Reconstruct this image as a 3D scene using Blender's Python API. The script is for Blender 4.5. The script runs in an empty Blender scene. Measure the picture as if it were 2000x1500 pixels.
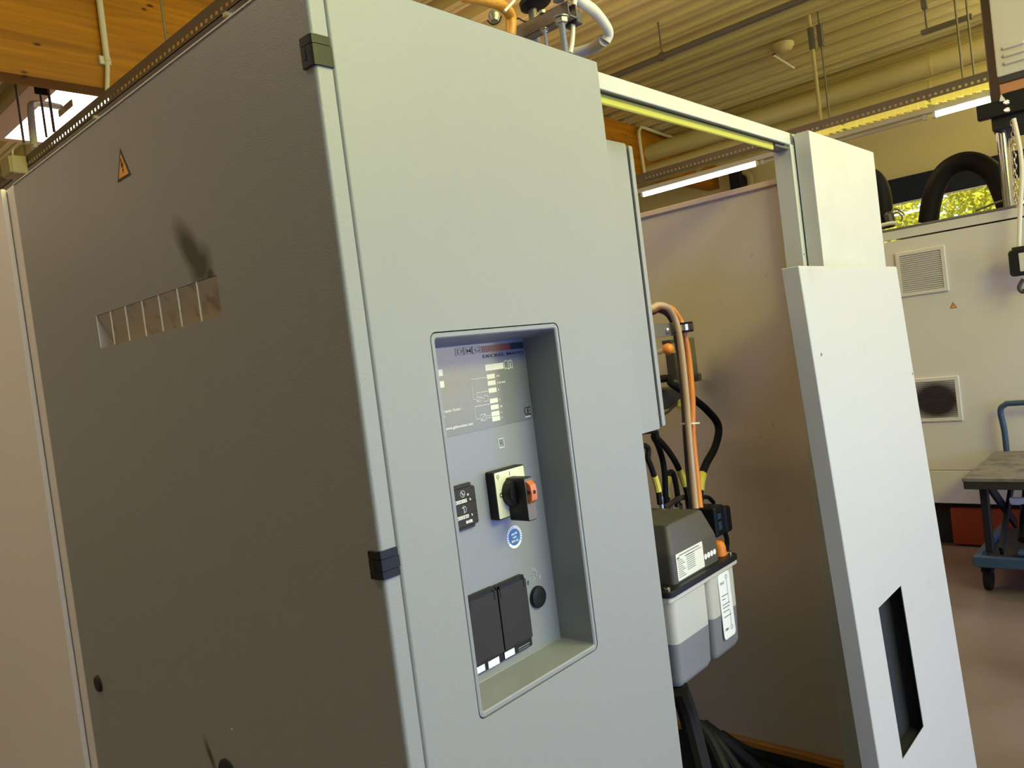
import bpy, bmesh, math, random
from mathutils import Vector, Matrix
random.seed(7)
R = math.radians
SC = bpy.context.scene
COL = SC.collection

# ------------------------------------------------------------------ camera
cam_d = bpy.data.cameras.new('camera')
cam = bpy.data.objects.new('camera', cam_d); COL.objects.link(cam)
cam_d.sensor_fit = 'HORIZONTAL'; cam_d.sensor_width = 36.0
cam_d.lens = 36.0 * 1535.3 / 2000.0
cam_d.clip_start = 0.02; cam_d.clip_end = 200
yaw, pitch, roll = R(42.146), R(-1.826), R(-7.243)
fw = Vector((math.cos(pitch)*math.cos(yaw), math.cos(pitch)*math.sin(yaw), math.sin(pitch)))
rt = fw.cross(Vector((0, 0, 1))).normalized(); up = rt.cross(fw)
r2 = math.cos(roll)*rt + math.sin(roll)*up; u2 = -math.sin(roll)*rt + math.cos(roll)*up
m3 = Matrix((r2, u2, -fw)).transposed()
cam.matrix_world = Matrix.Translation((-0.6415, -0.8567, 1.65)) @ m3.to_4x4()
SC.camera = cam

# ------------------------------------------------------------------ world, sun, light, exposure
SC.view_settings.view_transform = 'Standard'
SC.view_settings.look = 'None'
SC.view_settings.gamma = 1.0
SC.view_settings.use_curve_mapping = False
SC.view_settings.exposure = -0.36
w = bpy.data.worlds.new('sky'); SC.world = w; w.use_nodes = True
nt = w.node_tree; nt.nodes.clear()
sky = nt.nodes.new('ShaderNodeTexSky'); sky.sky_type = 'NISHITA'; sky.sun_disc = False
sky.sun_elevation = R(48); sky.sun_rotation = R(100)
bg = nt.nodes.new('ShaderNodeBackground'); bg.inputs[1].default_value = 0.25
out = nt.nodes.new('ShaderNodeOutputWorld')
nt.links.new(sky.outputs[0], bg.inputs[0]); nt.links.new(bg.outputs[0], out.inputs[0])

def lamp(kind, name, loc, aim, energy, color, size=None, size_y=None):
    d = bpy.data.lights.new(name, kind); d.energy = energy; d.color = color
    if kind == 'AREA':
        d.shape = 'RECTANGLE'; d.size = size; d.size_y = size_y or size
    o = bpy.data.objects.new(name, d); COL.objects.link(o); o.location = loc
    o.rotation_euler = (Vector(aim) - Vector(loc)).to_track_quat('-Z', 'Y').to_euler()
    return o
sun = lamp('SUN', 'sun', (-10, -4, 20), (2, 3, 7), 15.0, (1, .9, .62)); sun.data.angle = R(1)
# unseen tinted area lights added behind the camera to colour the front faces
lamp('AREA', 'high_yellow_fill', (1.1, -3.3, 3.75), (1.1, 0, 3.75), 225, (.97, .96, .06), 3.0, .9)
lamp('AREA', 'warm_fill', (2.9, -3.3, 1.75), (2.9, 0, 1.75), 44, (1.0, .86, .60), 2.3, 1.1)
lamp('AREA', 'left_blue_fill', (.55, -3.3, 1.25), (.55, 0, 1.25), 72, (.17, .33, 1.0), 2.0, .9)
lamp('AREA', 'right_blue_fill', (5.05, -3.3, 1.05), (5.05, 0, 1.05), 92, (.18, .33, 1.0), 1.8, 2.0)
lamp('AREA', 'low_blue_fill', (1.6, -3.3, .6), (1.6, 0, .6), 24, (.16, .30, 1.0), 4.2, .95)
lamp('AREA', 'overhead_blue_fill', (1.6, -2.3, 4.6), (1.6, -1.7, 0), 132, (.33, .49, 1.0), 5.5, 1.2)
# unseen area lights added without fixtures, to brighten the hall and roof deck
for x, y, z, e, u, c in ((-3.5, 3.0, 4.0, 28, 8, (.70, .85, 1.0)), (-.7, 1.8, 4.0, 54, 8, (1.0, .71, .42)), (5.0, 3.0, 4.0, 80, 12, (1.0, .62, .42)),
                         (9.0, -2.2, 3.5, 60, 290, (1.0, .90, .44)), (5.4, -2.4, 3.9, 10, 135, (1.0, .90, .44)), (4.0, 8.5, 4.0, 60, 40, (1.0, .70, .46)), (-2.0, 8.5, 4.0, 40, 50, (1.0, .70, .46))):
    lamp('AREA', 'hall_fill', (x, y, z), (x, y, 0), e, c, 0.3, 3.0 if y > 0 else 2.0)
    lamp('AREA', 'hall_fill_upward', (x, y, z+.05), (x, y, 9), u, c, 0.3, 3.0 if y > 0 else 2.0)

# ------------------------------------------------------------------ materials
def mat(name, col, rough=.5, metal=0.0, bump=None, noise=None, emit=None, trans=0.0, spec=.5, coat=0.0, alpha=None):
    m = bpy.data.materials.new(name); m.use_nodes = True
    t = m.node_tree; b = t.nodes['Principled BSDF']
    b.inputs['Base Color'].default_value = (*col, 1)
    b.inputs['Roughness'].default_value = rough; b.inputs['Metallic'].default_value = metal
    b.inputs['Specular IOR Level'].default_value = spec
    b.inputs['Transmission Weight'].default_value = trans
    b.inputs['Coat Weight'].default_value = coat
    tc = t.nodes.new('ShaderNodeTexCoord')
    if bump:
        sc, st = bump[:2]
        n = t.nodes.new('ShaderNodeTexNoise'); n.inputs['Scale'].default_value = sc; n.inputs['Detail'].default_value = 3
        bn = t.nodes.new('ShaderNodeBump'); bn.inputs['Strength'].default_value = st; bn.inputs['Distance'].default_value = bump[2] if len(bump) > 2 else .001
        t.links.new(tc.outputs['Object'], n.inputs['Vector']); t.links.new(n.outputs['Fac'], bn.inputs['Height'])
        t.links.new(bn.outputs['Normal'], b.inputs['Normal'])
    if noise:
        sc, c2, lo, hi = noise
        n = t.nodes.new('ShaderNodeTexNoise'); n.inputs['Scale'].default_value = sc; n.inputs['Detail'].default_value = 6
        rp = t.nodes.new('ShaderNodeMapRange'); rp.inputs[1].default_value = lo; rp.inputs[2].default_value = hi
        mx = t.nodes.new('ShaderNodeMix'); mx.data_type = 'RGBA'
        mx.inputs[6].default_value = (*col, 1); mx.inputs[7].default_value = (*c2, 1)
        t.links.new(tc.outputs['Object'], n.inputs['Vector']); t.links.new(n.outputs['Fac'], rp.inputs[0])
        t.links.new(rp.outputs[0], mx.inputs[0]); t.links.new(mx.outputs[2], b.inputs['Base Color'])
    if emit:
        b.inputs['Emission Color'].default_value = (*emit[0], 1); b.inputs['Emission Strength'].default_value = emit[1]
    return m
M = {}
M['grey'] = mat('grey_structure_paint', (.285, .29, .28), .42, bump=(400, .42, .0010))
M['grey_tub'] = mat('grey_tub_paint', (.26, .27, .285), .38, bump=(420, .12, .0006))
M['panel'] = mat('grey_panel_film', (.20, .205, .21), .22)
M['black'] = mat('black_plastic', (.012, .012, .012), .45, spec=.28)
M['black_matt'] = mat('black_matt', (.008, .008, .008), .7)
M['brown_black'] = mat('brown_black_plastic', (.034, .030, .025), .45, spec=.22)
M['rubber'] = mat('black_rubber', (.010, .009, .008), .6, spec=.15)
M['cream'] = mat('cream_sheet_paint', (.53, .53, .50), .4, bump=(200, .05, .0005), noise=(7, (.50, .50, .46), .45, .75))
M['cream_dirty'] = mat('worn_white_sheet', (.50, .50, .49), .38, noise=(11, (.45, .44, .40), .62, .9))
M['beige'] = mat('beige_sheet', (.62, .58, .50), .45)
M['inner'] = mat('inner_wall_sheet', (.56, .49, .43), .34, noise=(26, (.34, .25, .16), .68, .85))
M['side_beige'] = mat('side_cabinet_paint', (.82, .77, .72), .45, bump=(300, .1, .0006))
M['steel'] = mat('galvanised_steel', (.42, .40, .36), .38, .85)
M['dark_steel'] = mat('dull_tray_steel', (.20, .18, .15), .45, .6)
M['chrome'] = mat('chrome_rod', (.75, .74, .70), .12, 1.0)
M['zinc'] = mat('zinc_plated', (.50, .50, .48), .32, .7)
M['bracket'] = mat('grey_brown_bracket', (.17, .15, .13), .5, .3)
M['white'] = mat('white_print', (.85, .85, .8), .5)
M['label'] = mat('white_label', (.78, .77, .68), .5)
M['label_white'] = mat('bright_label', (.85, .86, .88), .5)
M['print'] = mat('dark_print', (.02, .02, .02), .6)
M['print_grey'] = mat('grey_print', (.16, .16, .15), .6)
M['faded_print'] = mat('faded_logo_print', (.13, .12, .10), .4)
M['red_bar'] = mat('red_print', (.20, .045, .03), .35)
M['yellow_tag'] = mat('yellow_tag', (.72, .60, .08), .5)
M['orange'] = mat('orange_plastic', (.75, .22, .02), .4)
M['warning'] = mat('warning_yellow', (.85, .36, .03), .5)
M['copper_lock'] = mat('orange_lock_slide', (.62, .17, .04), .35)
M['hose_orange'] = mat('orange_hose', (.80, .26, .05), .3)
M['hose_clear'] = mat('amber_clear_hose', (.62, .42, .26), .2, trans=.25)
M['hose_dark'] = mat('dark_brown_hose', (.06, .045, .035), .3)
M['braid'] = mat('braided_amber_hose', (.60, .27, .03), .35, bump=(160, .6, .002))
M['white_hose'] = mat('cream_conduit', (.72, .68, .55), .45)
M['grey_hose'] = mat('grey_conduit', (.40, .36, .32), .45)
M['plate_yellow'] = mat('silver_yellow_plate', (.78, .76, .52), .3)
M['blue'] = mat('blue_paint', (.030, .062, .105), .45)
M['blue_seal'] = mat('blue_seal', (.045, .16, .45), .45)
M['navy'] = mat('navy_fabric', (.007, .013, .035), .8)
M['rust_orange'] = mat('red_orange_tray', (.26, .035, .006), .5)
M['rust_lip'] = mat('rusty_orange_lip', (.48, .20, .04), .5)
M['rail_glow'] = mat('painted_yellow_glow', (.52, .49, .08), .7)  # yellow-green glow of the rail underside, put into the colour
M['pink_lip'] = mat('pinkish_lip', (.66, .50, .40), .45)
M['wall_yellow'] = mat('ochre_wall_paint', (.86, .76, .37), .8)
M['ceiling'] = mat('cream_deck_sheet', (.64, .55, .25), .34)
M['duct'] = mat('duct_sheet', (.56, .48, .23), .4)
M['table_top'] = mat('worn_table_plate', (.20, .19, .16), .5, .2, noise=(14, (.10, .08, .06), .45, .7))
M['oil'] = mat('grey_oil', (.10, .10, .11), .5)
M['tank_oil'] = mat('oil_behind_plastic', (.20, .20, .215), .28)
M['tank'] = mat('translucent_tank', (.90, .88, .82), .28, trans=.82)
M['leaf'] = mat('leaf_green', (.42, .46, .05), .6)
M['bark'] = mat('bark', (.12, .08, .05), .9)
M['tube'] = mat('lit_tube', (1, 1, 1), .4, emit=((1, .93, .72), 42))
M['skylight'] = mat('skylight_pane', (1, 1, 1), .4, emit=((1, .97, .93), 5))
M['wall_pale'] = mat('off_white_wall', (.60, .58, .53), .8)
M['floor'] = mat('sealed_floor', (.185, .145, .125), .32, noise=(1.7, (.13, .095, .07), .4, .65))
M['louvre_yellow'] = mat('lit_yellow_louvre', (.80, .72, .14), .5, emit=((1, .84, .16), .45))  # weak emission paints the tube light onto the louvres
M['box_yellow'] = mat('yellowed_box', (.62, .54, .26), .5)
M['terracotta'] = mat('orange_strip', (.55, .24, .11), .5)
M['greenglass'] = mat('window_glass', (.95, .97, .95), .02, trans=1.0)
M['dirt_fin'] = mat('fin_metal', (.86, .85, .80), .4)
M['louver'] = mat('louver_tan_sheet', (.60, .52, .40), .5, noise=(30, (.30, .24, .17), .55, .8))
M['grey_box'] = mat('dark_grey_plate', (.05, .045, .04), .5)
M['pump'] = mat('pump_black', (.085, .076, .066), .5, spec=.3, bump=(400, .15, .0006))

def leaf_translucent():
    t = M['leaf'].node_tree; b = t.nodes['Principled BSDF']
    tr = t.nodes.new('ShaderNodeBsdfTranslucent'); tr.inputs[0].default_value = (.80, .74, .10, 1)
    mx = t.nodes.new('ShaderNodeMixShader'); mx.inputs[0].default_value = .5
    t.links.new(b.outputs[0], mx.inputs[1]); t.links.new(tr.outputs[0], mx.inputs[2])
    t.links.new(mx.outputs[0], t.nodes['Material Output'].inputs[0])
leaf_translucent()

def tank_shader():
    t = M['tank'].node_tree; o = t.nodes['Material Output']; b = t.nodes['Principled BSDF']; b.inputs['Transmission Weight'].default_value = 0
    tl = t.nodes.new('ShaderNodeBsdfTranslucent'); tl.inputs[0].default_value = (.9, .86, .78, 1)
    tp = t.nodes.new('ShaderNodeBsdfTransparent'); tp.inputs[0].default_value = (.95, .93, .88, 1)
    m1 = t.nodes.new('ShaderNodeMixShader'); m1.inputs[0].default_value = .30; m2 = t.nodes.new('ShaderNodeMixShader'); m2.inputs[0].default_value = .22
    t.links.new(b.outputs[0], m1.inputs[1]); t.links.new(tl.outputs[0], m1.inputs[2])
    t.links.new(m1.outputs[0], m2.inputs[1]); t.links.new(tp.outputs[0], m2.inputs[2]); t.links.new(m2.outputs[0], o.inputs[0])
tank_shader()

def wood_material():
    m = bpy.data.materials.new('glulam_spruce'); m.use_nodes = True
    t = m.node_tree; b = t.nodes['Principled BSDF']; b.inputs['Roughness'].default_value = .5
    tc = t.nodes.new('ShaderNodeTexCoord')
    mp = t.nodes.new('ShaderNodeMapping'); mp.inputs['Scale'].default_value = (.5, 3, 9)
    n = t.nodes.new('ShaderNodeTexNoise'); n.inputs['Scale'].default_value = 1.6; n.inputs['Detail'].default_value = 5
    n.inputs['Distortion'].default_value = .6
    cr = t.nodes.new('ShaderNodeValToRGB')
    cr.color_ramp.elements[0].position = .3; cr.color_ramp.elements[0].color = (.30, .112, .002, 1)
    cr.color_ramp.elements[1].position = .7; cr.color_ramp.elements[1].color = (.58, .24, .004, 1)
    t.links.new(tc.outputs['Object'], mp.inputs[0]); t.links.new(mp.outputs[0], n.inputs['Vector'])
    t.links.new(n.outputs['Fac'], cr.inputs[0])
    # dark knots: thresholded cells, stretched along the grain
    mp2 = t.nodes.new('ShaderNodeMapping'); mp2.inputs['Scale'].default_value = (3.0, 1.2, 7.0)
    v = t.nodes.new('ShaderNodeTexVoronoi'); v.inputs['Scale'].default_value = 1.25
    v.voronoi_dimensions = '3D'
    rg = t.nodes.new('ShaderNodeMapRange'); rg.inputs[1].default_value = .07; rg.inputs[2].default_value = .13
    rg.inputs[3].default_value = 1; rg.inputs[4].default_value = 0
    mx = t.nodes.new('ShaderNodeMix'); mx.data_type = 'RGBA'; mx.inputs[7].default_value = (.07, .018, .004, 1)
    t.links.new(tc.outputs['Object'], mp2.inputs[0]); t.links.new(mp2.outputs[0], v.inputs['Vector'])
    t.links.new(v.outputs['Distance'], rg.inputs[0]); t.links.new(rg.outputs[0], mx.inputs[0])
    t.links.new(cr.outputs[0], mx.inputs[6]); t.links.new(mx.outputs[2], b.inputs['Base Color'])
    return m
M['wood'] = wood_material()

def stained_grey():
    """the grey cabinet side: same paint, with soot smears above the vent and beside the lower knob"""
    m = M['grey'].copy(); m.name = 'grey_paint_with_soot'
    t = m.node_tree; b = t.nodes['Principled BSDF']
    tc = t.nodes.new('ShaderNodeTexCoord')
    last = None
    for (c, a, s, k) in (((0, .402, 1.893), R(-38), (.036, .092), 1.0), ((0, .378, 1.866), R(-35), (.050, .045), .9), ((0, .352, 1.848), R(-50), (.020, .022), .9), ((0, .598, .985), R(-28), (.013, .045), .85), ((0, .80, 1.87), R(0), (.35, .016), .0)):
        mp = t.nodes.new('ShaderNodeMapping'); mp.vector_type = 'TEXTURE'
        mp.inputs['Location'].default_value = c; mp.inputs['Rotation'].default_value = (a, 0, 0)
        mp.inputs['Scale'].default_value = (1, s[0], s[1])
        g = t.nodes.new('ShaderNodeTexGradient'); g.gradient_type = 'SPHERICAL'
        ml = t.nodes.new('ShaderNodeMath'); ml.operation = 'MULTIPLY'; ml.inputs[1].default_value = k * 1.5
        t.links.new(tc.outputs['Object'], mp.inputs[0]); t.links.new(mp.outputs[0], g.inputs[0]); t.links.new(g.outputs['Fac'], ml.inputs[0])
        if last is None: last = ml
        else:
            ad = t.nodes.new('ShaderNodeMath'); ad.operation = 'MAXIMUM'
            t.links.new(last.outputs[0], ad.inputs[0]); t.links.new(ml.outputs[0], ad.inputs[1]); last = ad
    cl = t.nodes.new('ShaderNodeMath'); cl.operation = 'MINIMUM'; cl.inputs[1].default_value = .93
    t.links.new(last.outputs[0], cl.inputs[0])
    mx = t.nodes.new('ShaderNodeMix'); mx.data_type = 'RGBA'
    mx.inputs[6].default_value = (.285, .29, .28, 1); mx.inputs[7].default_value = (.035, .025, .018, 1)
    t.links.new(cl.outputs[0], mx.inputs[0]); t.links.new(mx.outputs[2], b.inputs['Base Color'])
    return m
M['grey_side'] = stained_grey()

# ------------------------------------------------------------------ helpers
def root_loc(o):
    while o.parent: o = o.parent
    return o.location.copy()
def put(name, bm, m, parent=None, kind=None, label=None, smooth=True):
    me = bpy.data.meshes.new(name); bm.normal_update(); bm.to_mesh(me); bm.free()
    if smooth:
        me.polygons.foreach_set('use_smooth', [True]*len(me.polygons)); me.set_sharp_from_angle(angle=R(32))
    if m: me.materials.append(M[m] if isinstance(m, str) else m)
    o = bpy.data.objects.new(name, me); COL.objects.link(o)
    if smooth and len(me.polygons) < 4000:
        wn = o.modifiers.new('weighted normals', 'WEIGHTED_NORMAL'); wn.keep_sharp = True; wn.weight = 90
    if parent:
        o.parent = parent; me.transform(Matrix.Translation(-root_loc(parent)))
    if kind: o['kind'] = kind
    if label: o['label'] = label
    return o
def thing(name, label, cat, loc=(0, 0, 0), group=None):
    o = bpy.data.objects.new(name, None); COL.objects.link(o); o.location = loc; o.empty_display_size = .05
    o['label'] = label; o['category'] = cat
    if group: o['group'] = group
    return o
def tag(o, label, cat, group=None):
    o['label'] = label; o['category'] = cat
    if group: o['group'] = group
    return o
def B(): return bmesh.new()
def box(bm, lo, hi, bev=0.0, rot=None, seg=1):
    t = bmesh.new(); bmesh.ops.create_cube(t, size=1)
    lo, hi = Vector(lo), Vector(hi); c = (lo+hi)/2; d = hi-lo
    for v in t.verts: v.co = Vector((v.co.x*d.x, v.co.y*d.y, v.co.z*d.z))
    if bev > 0: bmesh.ops.bevel(t, geom=t.edges[:], offset=min(bev, min(abs(a) for a in d)*.45), segments=seg, affect='EDGES', profile=.5)
    mtx = Matrix.Translation(c) @ (rot.to_4x4() if rot is not None else Matrix.Identity(4))
    join(bm, t, mtx); return bm
def join(bm, t, mtx=None):
    mp = {}
    for v in t.verts: mp[v] = bm.verts.new(mtx @ v.co if mtx else v.co)
    for f in t.faces:
        try: bm.faces.new([mp[v] for v in f.verts])
        except ValueError: pass
    t.free()
def smoothpath(pts, n=6):
    pts = [Vector(p) for p in pts]
    if len(pts) < 3 or n <= 1: return pts
    o = []
    for i in range(len(pts)-1):
        p0 = pts[max(i-1, 0)]; p1 = pts[i]; p2 = pts[i+1]; p3 = pts[min(i+2, len(pts)-1)]
        for k in range(n):
            t = k/n
            o.append(.5*((2*p1) + (p2-p0)*t + (2*p0-5*p1+4*p2-p3)*t*t + (3*p1-p0-3*p2+p3)*t**3))
    o.append(pts[-1]); return o
def tube(bm, pts, r, n=10, sm=6, caps=True, ridge=None):
    P = smoothpath(pts, sm)
    if ridge:                                   # corrugated hose: resample evenly
        L = [0]
        for a, b in zip(P, P[1:]): L.append(L[-1]+(b-a).length)
        N = int(L[-1]/ridge)*2; Q = []; j = 0
        for i in range(N+1):
            s = L[-1]*i/N
            while j < len(L)-2 and L[j+1] < s: j += 1
            Q.append(P[j].lerp(P[j+1], (s-L[j])/max(L[j+1]-L[j], 1e-9)))
        P = Q
    rings = []; nrm = None
    for i, p in enumerate(P):
        t = (P[min(i+1, len(P)-1)]-P[max(i-1, 0)]).normalized()
        if nrm is None:
            nrm = t.orthogonal().normalized()
        else:
            nrm = (nrm - t*nrm.dot(t)); nrm = nrm.normalized() if nrm.length > 1e-6 else t.orthogonal().normalized()
        b = t.cross(nrm); rr_ = r*(1 if (not ridge or i % 2) else .86)
        rings.append([bm.verts.new(p + nrm*math.cos(2*math.pi*k/n)*rr_ + b*math.sin(2*math.pi*k/n)*rr_) for k in range(n)])
    for a, b in zip(rings, rings[1:]):
        for k in range(n): bm.faces.new((a[k], a[(k+1) % n], b[(k+1) % n], b[k]))
    if caps:
        bm.faces.new(rings[0][::-1]); bm.faces.new(rings[-1])
    return bm
def cyl(bm, a, b, r, n=16, bev=0):
    return tube(bm, [a, b], r, n, 1)
def lathe(bm, c, axis, prof, n=24):
    """prof: list of (distance along axis, radius)"""
    ax = Vector(axis).normalized(); u = ax.orthogonal().normalized(); v = ax.cross(u); c = Vector(c)
    rings = [[bm.verts.new(c + ax*d + u*math.cos(2*math.pi*k/n)*r + v*math.sin(2*math.pi*k/n)*r) for k in range(n)] for d, r in prof]
    for a, b in zip(rings, rings[1:]):
        for k in range(n): bm.faces.new((a[k], a[(k+1) % n], b[(k+1) % n], b[k]))
    bm.faces.new(rings[0][::-1]); bm.faces.new(rings[-1]); return bm
def rr(x0, x1, z0, z1, r, k=5):
    o = []
    for cx, cz, a0 in ((x1-r, z0+r, -90), (x1-r, z1-r, 0), (x0+r, z1-r, 90), (x0+r, z0+r, 180)):
        for i in range(k):
            a = R(a0 + 90*i/(k-1)); o.append((cx+r*math.cos(a), cz+r*math.sin(a)))
    return o
def loft(bm, loops, cap0=False, cap1=False, to=lambda p, d: (p[0], d, p[1])):
    """loops: [(list of 2-d points, depth)]; default plane faces -y"""
    rings = [[bm.verts.new(to(p, d)) for p in pts] for pts, d in loops]
    n = len(rings[0])
    for a, b in zip(rings, rings[1:]):
        for k in range(n): bm.faces.new((a[k], a[(k+1) % n], b[(k+1) % n], b[k]))
    if cap0: bm.faces.new(rings[0][::-1])
    if cap1: bm.faces.new(rings[-1])
    bmesh.ops.recalc_face_normals(bm, faces=bm.faces[:])
    return bm
def TX(p, d): return (d, p[0], p[1])        # plane across x, points are (y, z)
def TZ(p, d): return (p[0], p[1], d)        # plane across z
def prism(bm, pts, d0, d1, to=lambda p, d: (p[0], d, p[1])):
    t = bmesh.new(); loft(t, [(pts, d0), (pts, d1)], True, True, to); join(bm, t); return bm
def strip(bm, pts, r, closed=False):
    """thin printed line in the plane facing -y: pts (x, z) at depth given by each third value"""
    n = len(pts)
    for i in range(n if closed else n-1):
        a = Vector(pts[i]); b = Vector(pts[(i+1) % n]); d = (b-a); L = d.length
        if L < 1e-7: continue
        d /= L; s = Vector((-d.z, 0, d.x))*r; a = a-d*r; b = b+d*r
        y = Vector((0, .0004, 0))
        vs = [bm.verts.new(q) for q in (a+s, a-s, b-s, b+s, a+s+y, a-s+y, b-s+y, b+s+y)]
        for f in ((0, 1, 2, 3), (7, 6, 5, 4), (0, 4, 5, 1), (1, 5, 6, 2), (2, 6, 7, 3), (3, 7, 4, 0)): bm.faces.new([vs[q] for q in f])
    return bm
def textmesh(bm, body, size, x, y, z, align='LEFT', bold=0.0, width=None, slope=0.0):
    cu = bpy.data.curves.new('lettering', 'FONT'); cu.body = body; cu.size = size; cu.align_x = align; cu.offset = bold
    cu.extrude = .0002; cu.resolution_u = 2
    o = bpy.data.objects.new('lettering', cu); COL.objects.link(o)
    bpy.context.view_layer.update()
    me = bpy.data.meshes.new_from_object(o.evaluated_get(bpy.context.evaluated_depsgraph_get()))
    bpy.data.objects.remove(o); bpy.data.curves.remove(cu)
    if len(me.vertices):
        xs = [v.co.x for v in me.vertices]; wd = max(xs)-min(xs)
        sx = width/wd if width else 1.0
        t = bmesh.new(); t.from_mesh(me)
        for v in t.verts: v.co = Vector((x + v.co.x*sx, y - v.co.z, z + v.co.y + slope*v.co.x*sx))
        join(bm, t)
    bpy.data.meshes.remove(me); return bm

# ================================================================== THE HALL
def grid_wall(name, axis, c, t, u0, u1, z0, z1, holes, m):
    """wall of thickness t across x or y with rectangular openings (u0,u1,z0,z1)"""
    bm = B(); us = sorted({u0, u1, *[h[0] for h in holes], *[h[1] for h in holes]}); zs = sorted({z0, z1, *[h[2] for h in holes], *[h[3] for h in holes]})
    for a, b in zip(us, us[1:]):
        for e, f in zip(zs, zs[1:]):
            if any(h[0] <= a and b <= h[1] and h[2] <= e and f <= h[3] for h in holes): continue
            if axis == 'x': box(bm, (c, a, e), (c+t, b, f))
            else: box(bm, (a, c, e), (b, c+t, f))
    return put(name, bm, m, kind='structure', smooth=False)
put('floor', box(B(), (-6.3, -4, -.1), (11.8, 12.3, 0)), 'floor', kind='structure', smooth=False)
grid_wall('wall_right', 'x', 11.5, .3, -3.5, 12.3, 0, 5.3, [(-3.0, 3.6, 2.3, 3.47)], 'wall_yellow')
grid_wall('wall_back', 'y', 12.0, .3, -6, 11.5, 0, 5.3, [], 'wall_pale')
grid_wall('wall_left', 'x', -6.3, .3, -3.5, 12.3, 0, 5.3, [], 'wall_pale')
grid_wall('wall_front', 'y', -3.8, .3, -6.3, 11.8, 0, 5.3, [(-.4, 2.6, 3.3, 4.2), (-.45, 1.55, .8, 1.7), (1.75, 4.05, 1.2, 2.3), (4.15, 5.95, 0, 2.1), (-.5, 3.7, .1, 1.1)], 'wall_pale')
# trapezoidal roof deck, ribs along y, falling gently towards +x
def zr(x): return 5.004 - .0356*x
bm = B(); x = -6.0; prof = []
while x < 11.6:
    prof += [(x, 0), (x+.040, .0), (x+.052, .012), (x+.078, .012), (x+.090, 0), (x+.130, 0), (x+.165, .115), (x+.290, .115), (x+.325, 0)]; x += .33
prof = [(a, zr(a)+z) for a, z in prof]
ra = [bm.verts.new((a, -3.8, z)) for a, z in prof]; rb = [bm.verts.new((a, 12.2, z)) for a, z in prof]
for i in range(len(prof)-1): bm.faces.new((ra[i], ra[i+1], rb[i+1], rb[i]))
put('ceiling', bm, 'ceiling', kind='structure', smooth=False)
bm = B(); prism(bm, [(-6.3, zr(-6.3)+.13), (11.8, zr(11.8)+.13), (11.8, zr(11.8)+.3), (-6.3, zr(-6.3)+.3)], -4, 12.3); put('ceiling_slab', bm, 'ceiling', kind='structure', smooth=False)
# glulam beam across the hall
bm = B(); prism(bm, [(-6.0, 3.985), (11.5, 3.985), (11.5, zr(11.5)+.01), (-6.0, zr(-6.0)+.01)], 5.04, 5.22); put('trim_1', bm, 'wood', kind='structure')
# rooflight beyond the beam
bm = B(); box(bm, (2.46, 7.45, 4.868), (3.3, 9.2, 4.888))
put('window_2', bm, 'skylight', kind='structure')
bm = B()
for lo, hi in (((2.22, 7.4, 4.864), (2.46, 9.3, 4.90)), ((3.3, 7.4, 4.864), (3.4, 9.3, 4.90)), ((2.46, 7.4, 4.864), (3.3, 7.45, 4.90)), ((2.46, 9.2, 4.864), (3.3, 9.3, 4.90))): box(bm, lo, hi)
put('window_frame', bm, 'pink_lip', bpy.data.objects['window_2'])
# window in the right wall: frame, mullions, glass
wf = B()
for lo, hi in (((11.52, -3.0, 2.3), (11.60, 3.6, 2.36)), ((11.52, -3.0, 3.41), (11.60, 3.6, 3.47)), ((11.52, -3.0, 2.36), (11.60, -2.94, 3.41)), ((11.52, 3.54, 2.36), (11.60, 3.6, 3.41)), ((11.52, -.9, 2.36), (11.60, -.84, 3.41))): box(wf, lo, hi)
w1 = put('window_1', wf, 'cream', kind='structure')
put('pane', box(B(), (11.55, -2.94, 2.36), (11.556, -.9, 3.41)), 'greenglass', w1)
put('pane', box(B(), (11.55, -.84, 2.36), (11.556, 3.54, 3.41)), 'greenglass', w1)
bm = B(); box(bm, (11.44, -3.1, 3.13), (11.452, 3.7, 3.45)); box(bm, (11.43, -3.1, 3.44), (11.48, 3.7, 3.48))
bl = thing('roller_blind', 'dark navy roller blind half drawn over the high window', 'blind', (11.45, 0, 3.4))
put('fabric', bm, 'navy', bl); put('bottom_bar', box(B(), (11.435, -3.1, 3.115), (11.457, 3.7, 3.135)), 'white', bl)

# ------------------------------------------------------------------ trees outside the window
def tree(loc, h, r, n, label, seed):
    rnd = random.Random(seed)
    t = thing('tree', label, 'tree', loc, 'trees outside the high window')
    L = Vector(loc)
    put('trunk', tube(B(), [L, L+Vector((.1, .05, h*.35)), L+Vector((0, .1, h*.7))], .13, 8, 3), 'bark', t)
    bm = B()
    for i in range(int(n*1.7)):
        d = Vector((rnd.gauss(0, 1), rnd.gauss(0, 1), rnd.gauss(0, 1))).normalized()*r*(rnd.random()**.45)
        c = L + Vector((d.x, d.y, h*.62+d.z*1.15)); s = rnd.uniform(.05, .11)
        a = Vector((rnd.gauss(0, 1), rnd.gauss(0, 1), rnd.gauss(0, 1))).normalized(); b = a.orthogonal().normalized()
        vs = [bm.verts.new(c+a*s), bm.verts.new(c+b*s*.55), bm.verts.new(c-a*s), bm.verts.new(c-b*s*.55)]
        bm.faces.new(vs)
    put('crown', bm, 'leaf', t, kind='stuff', smooth=False)
tree((16.6, .75, 0), 5.6, 2.1, 5200, 'sunlit yellow-green tree outside, right of the hose arch', 3)
tree((16.9, 5.15, 0), 5.4, 2.1, 5200, 'sunlit green tree outside, between the two black hoses', 4)
tree((17.2, -3.7, 0), 5.8, 2.1, 3600, 'yellow-green tree outside, hidden mostly behind the chrome pipes', 5)
tree((21.4, 2.9, 0), 6.6, 2.5, 5200, 'yellow-green tree further away, filling the gap between the nearer trees', 6)
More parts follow.
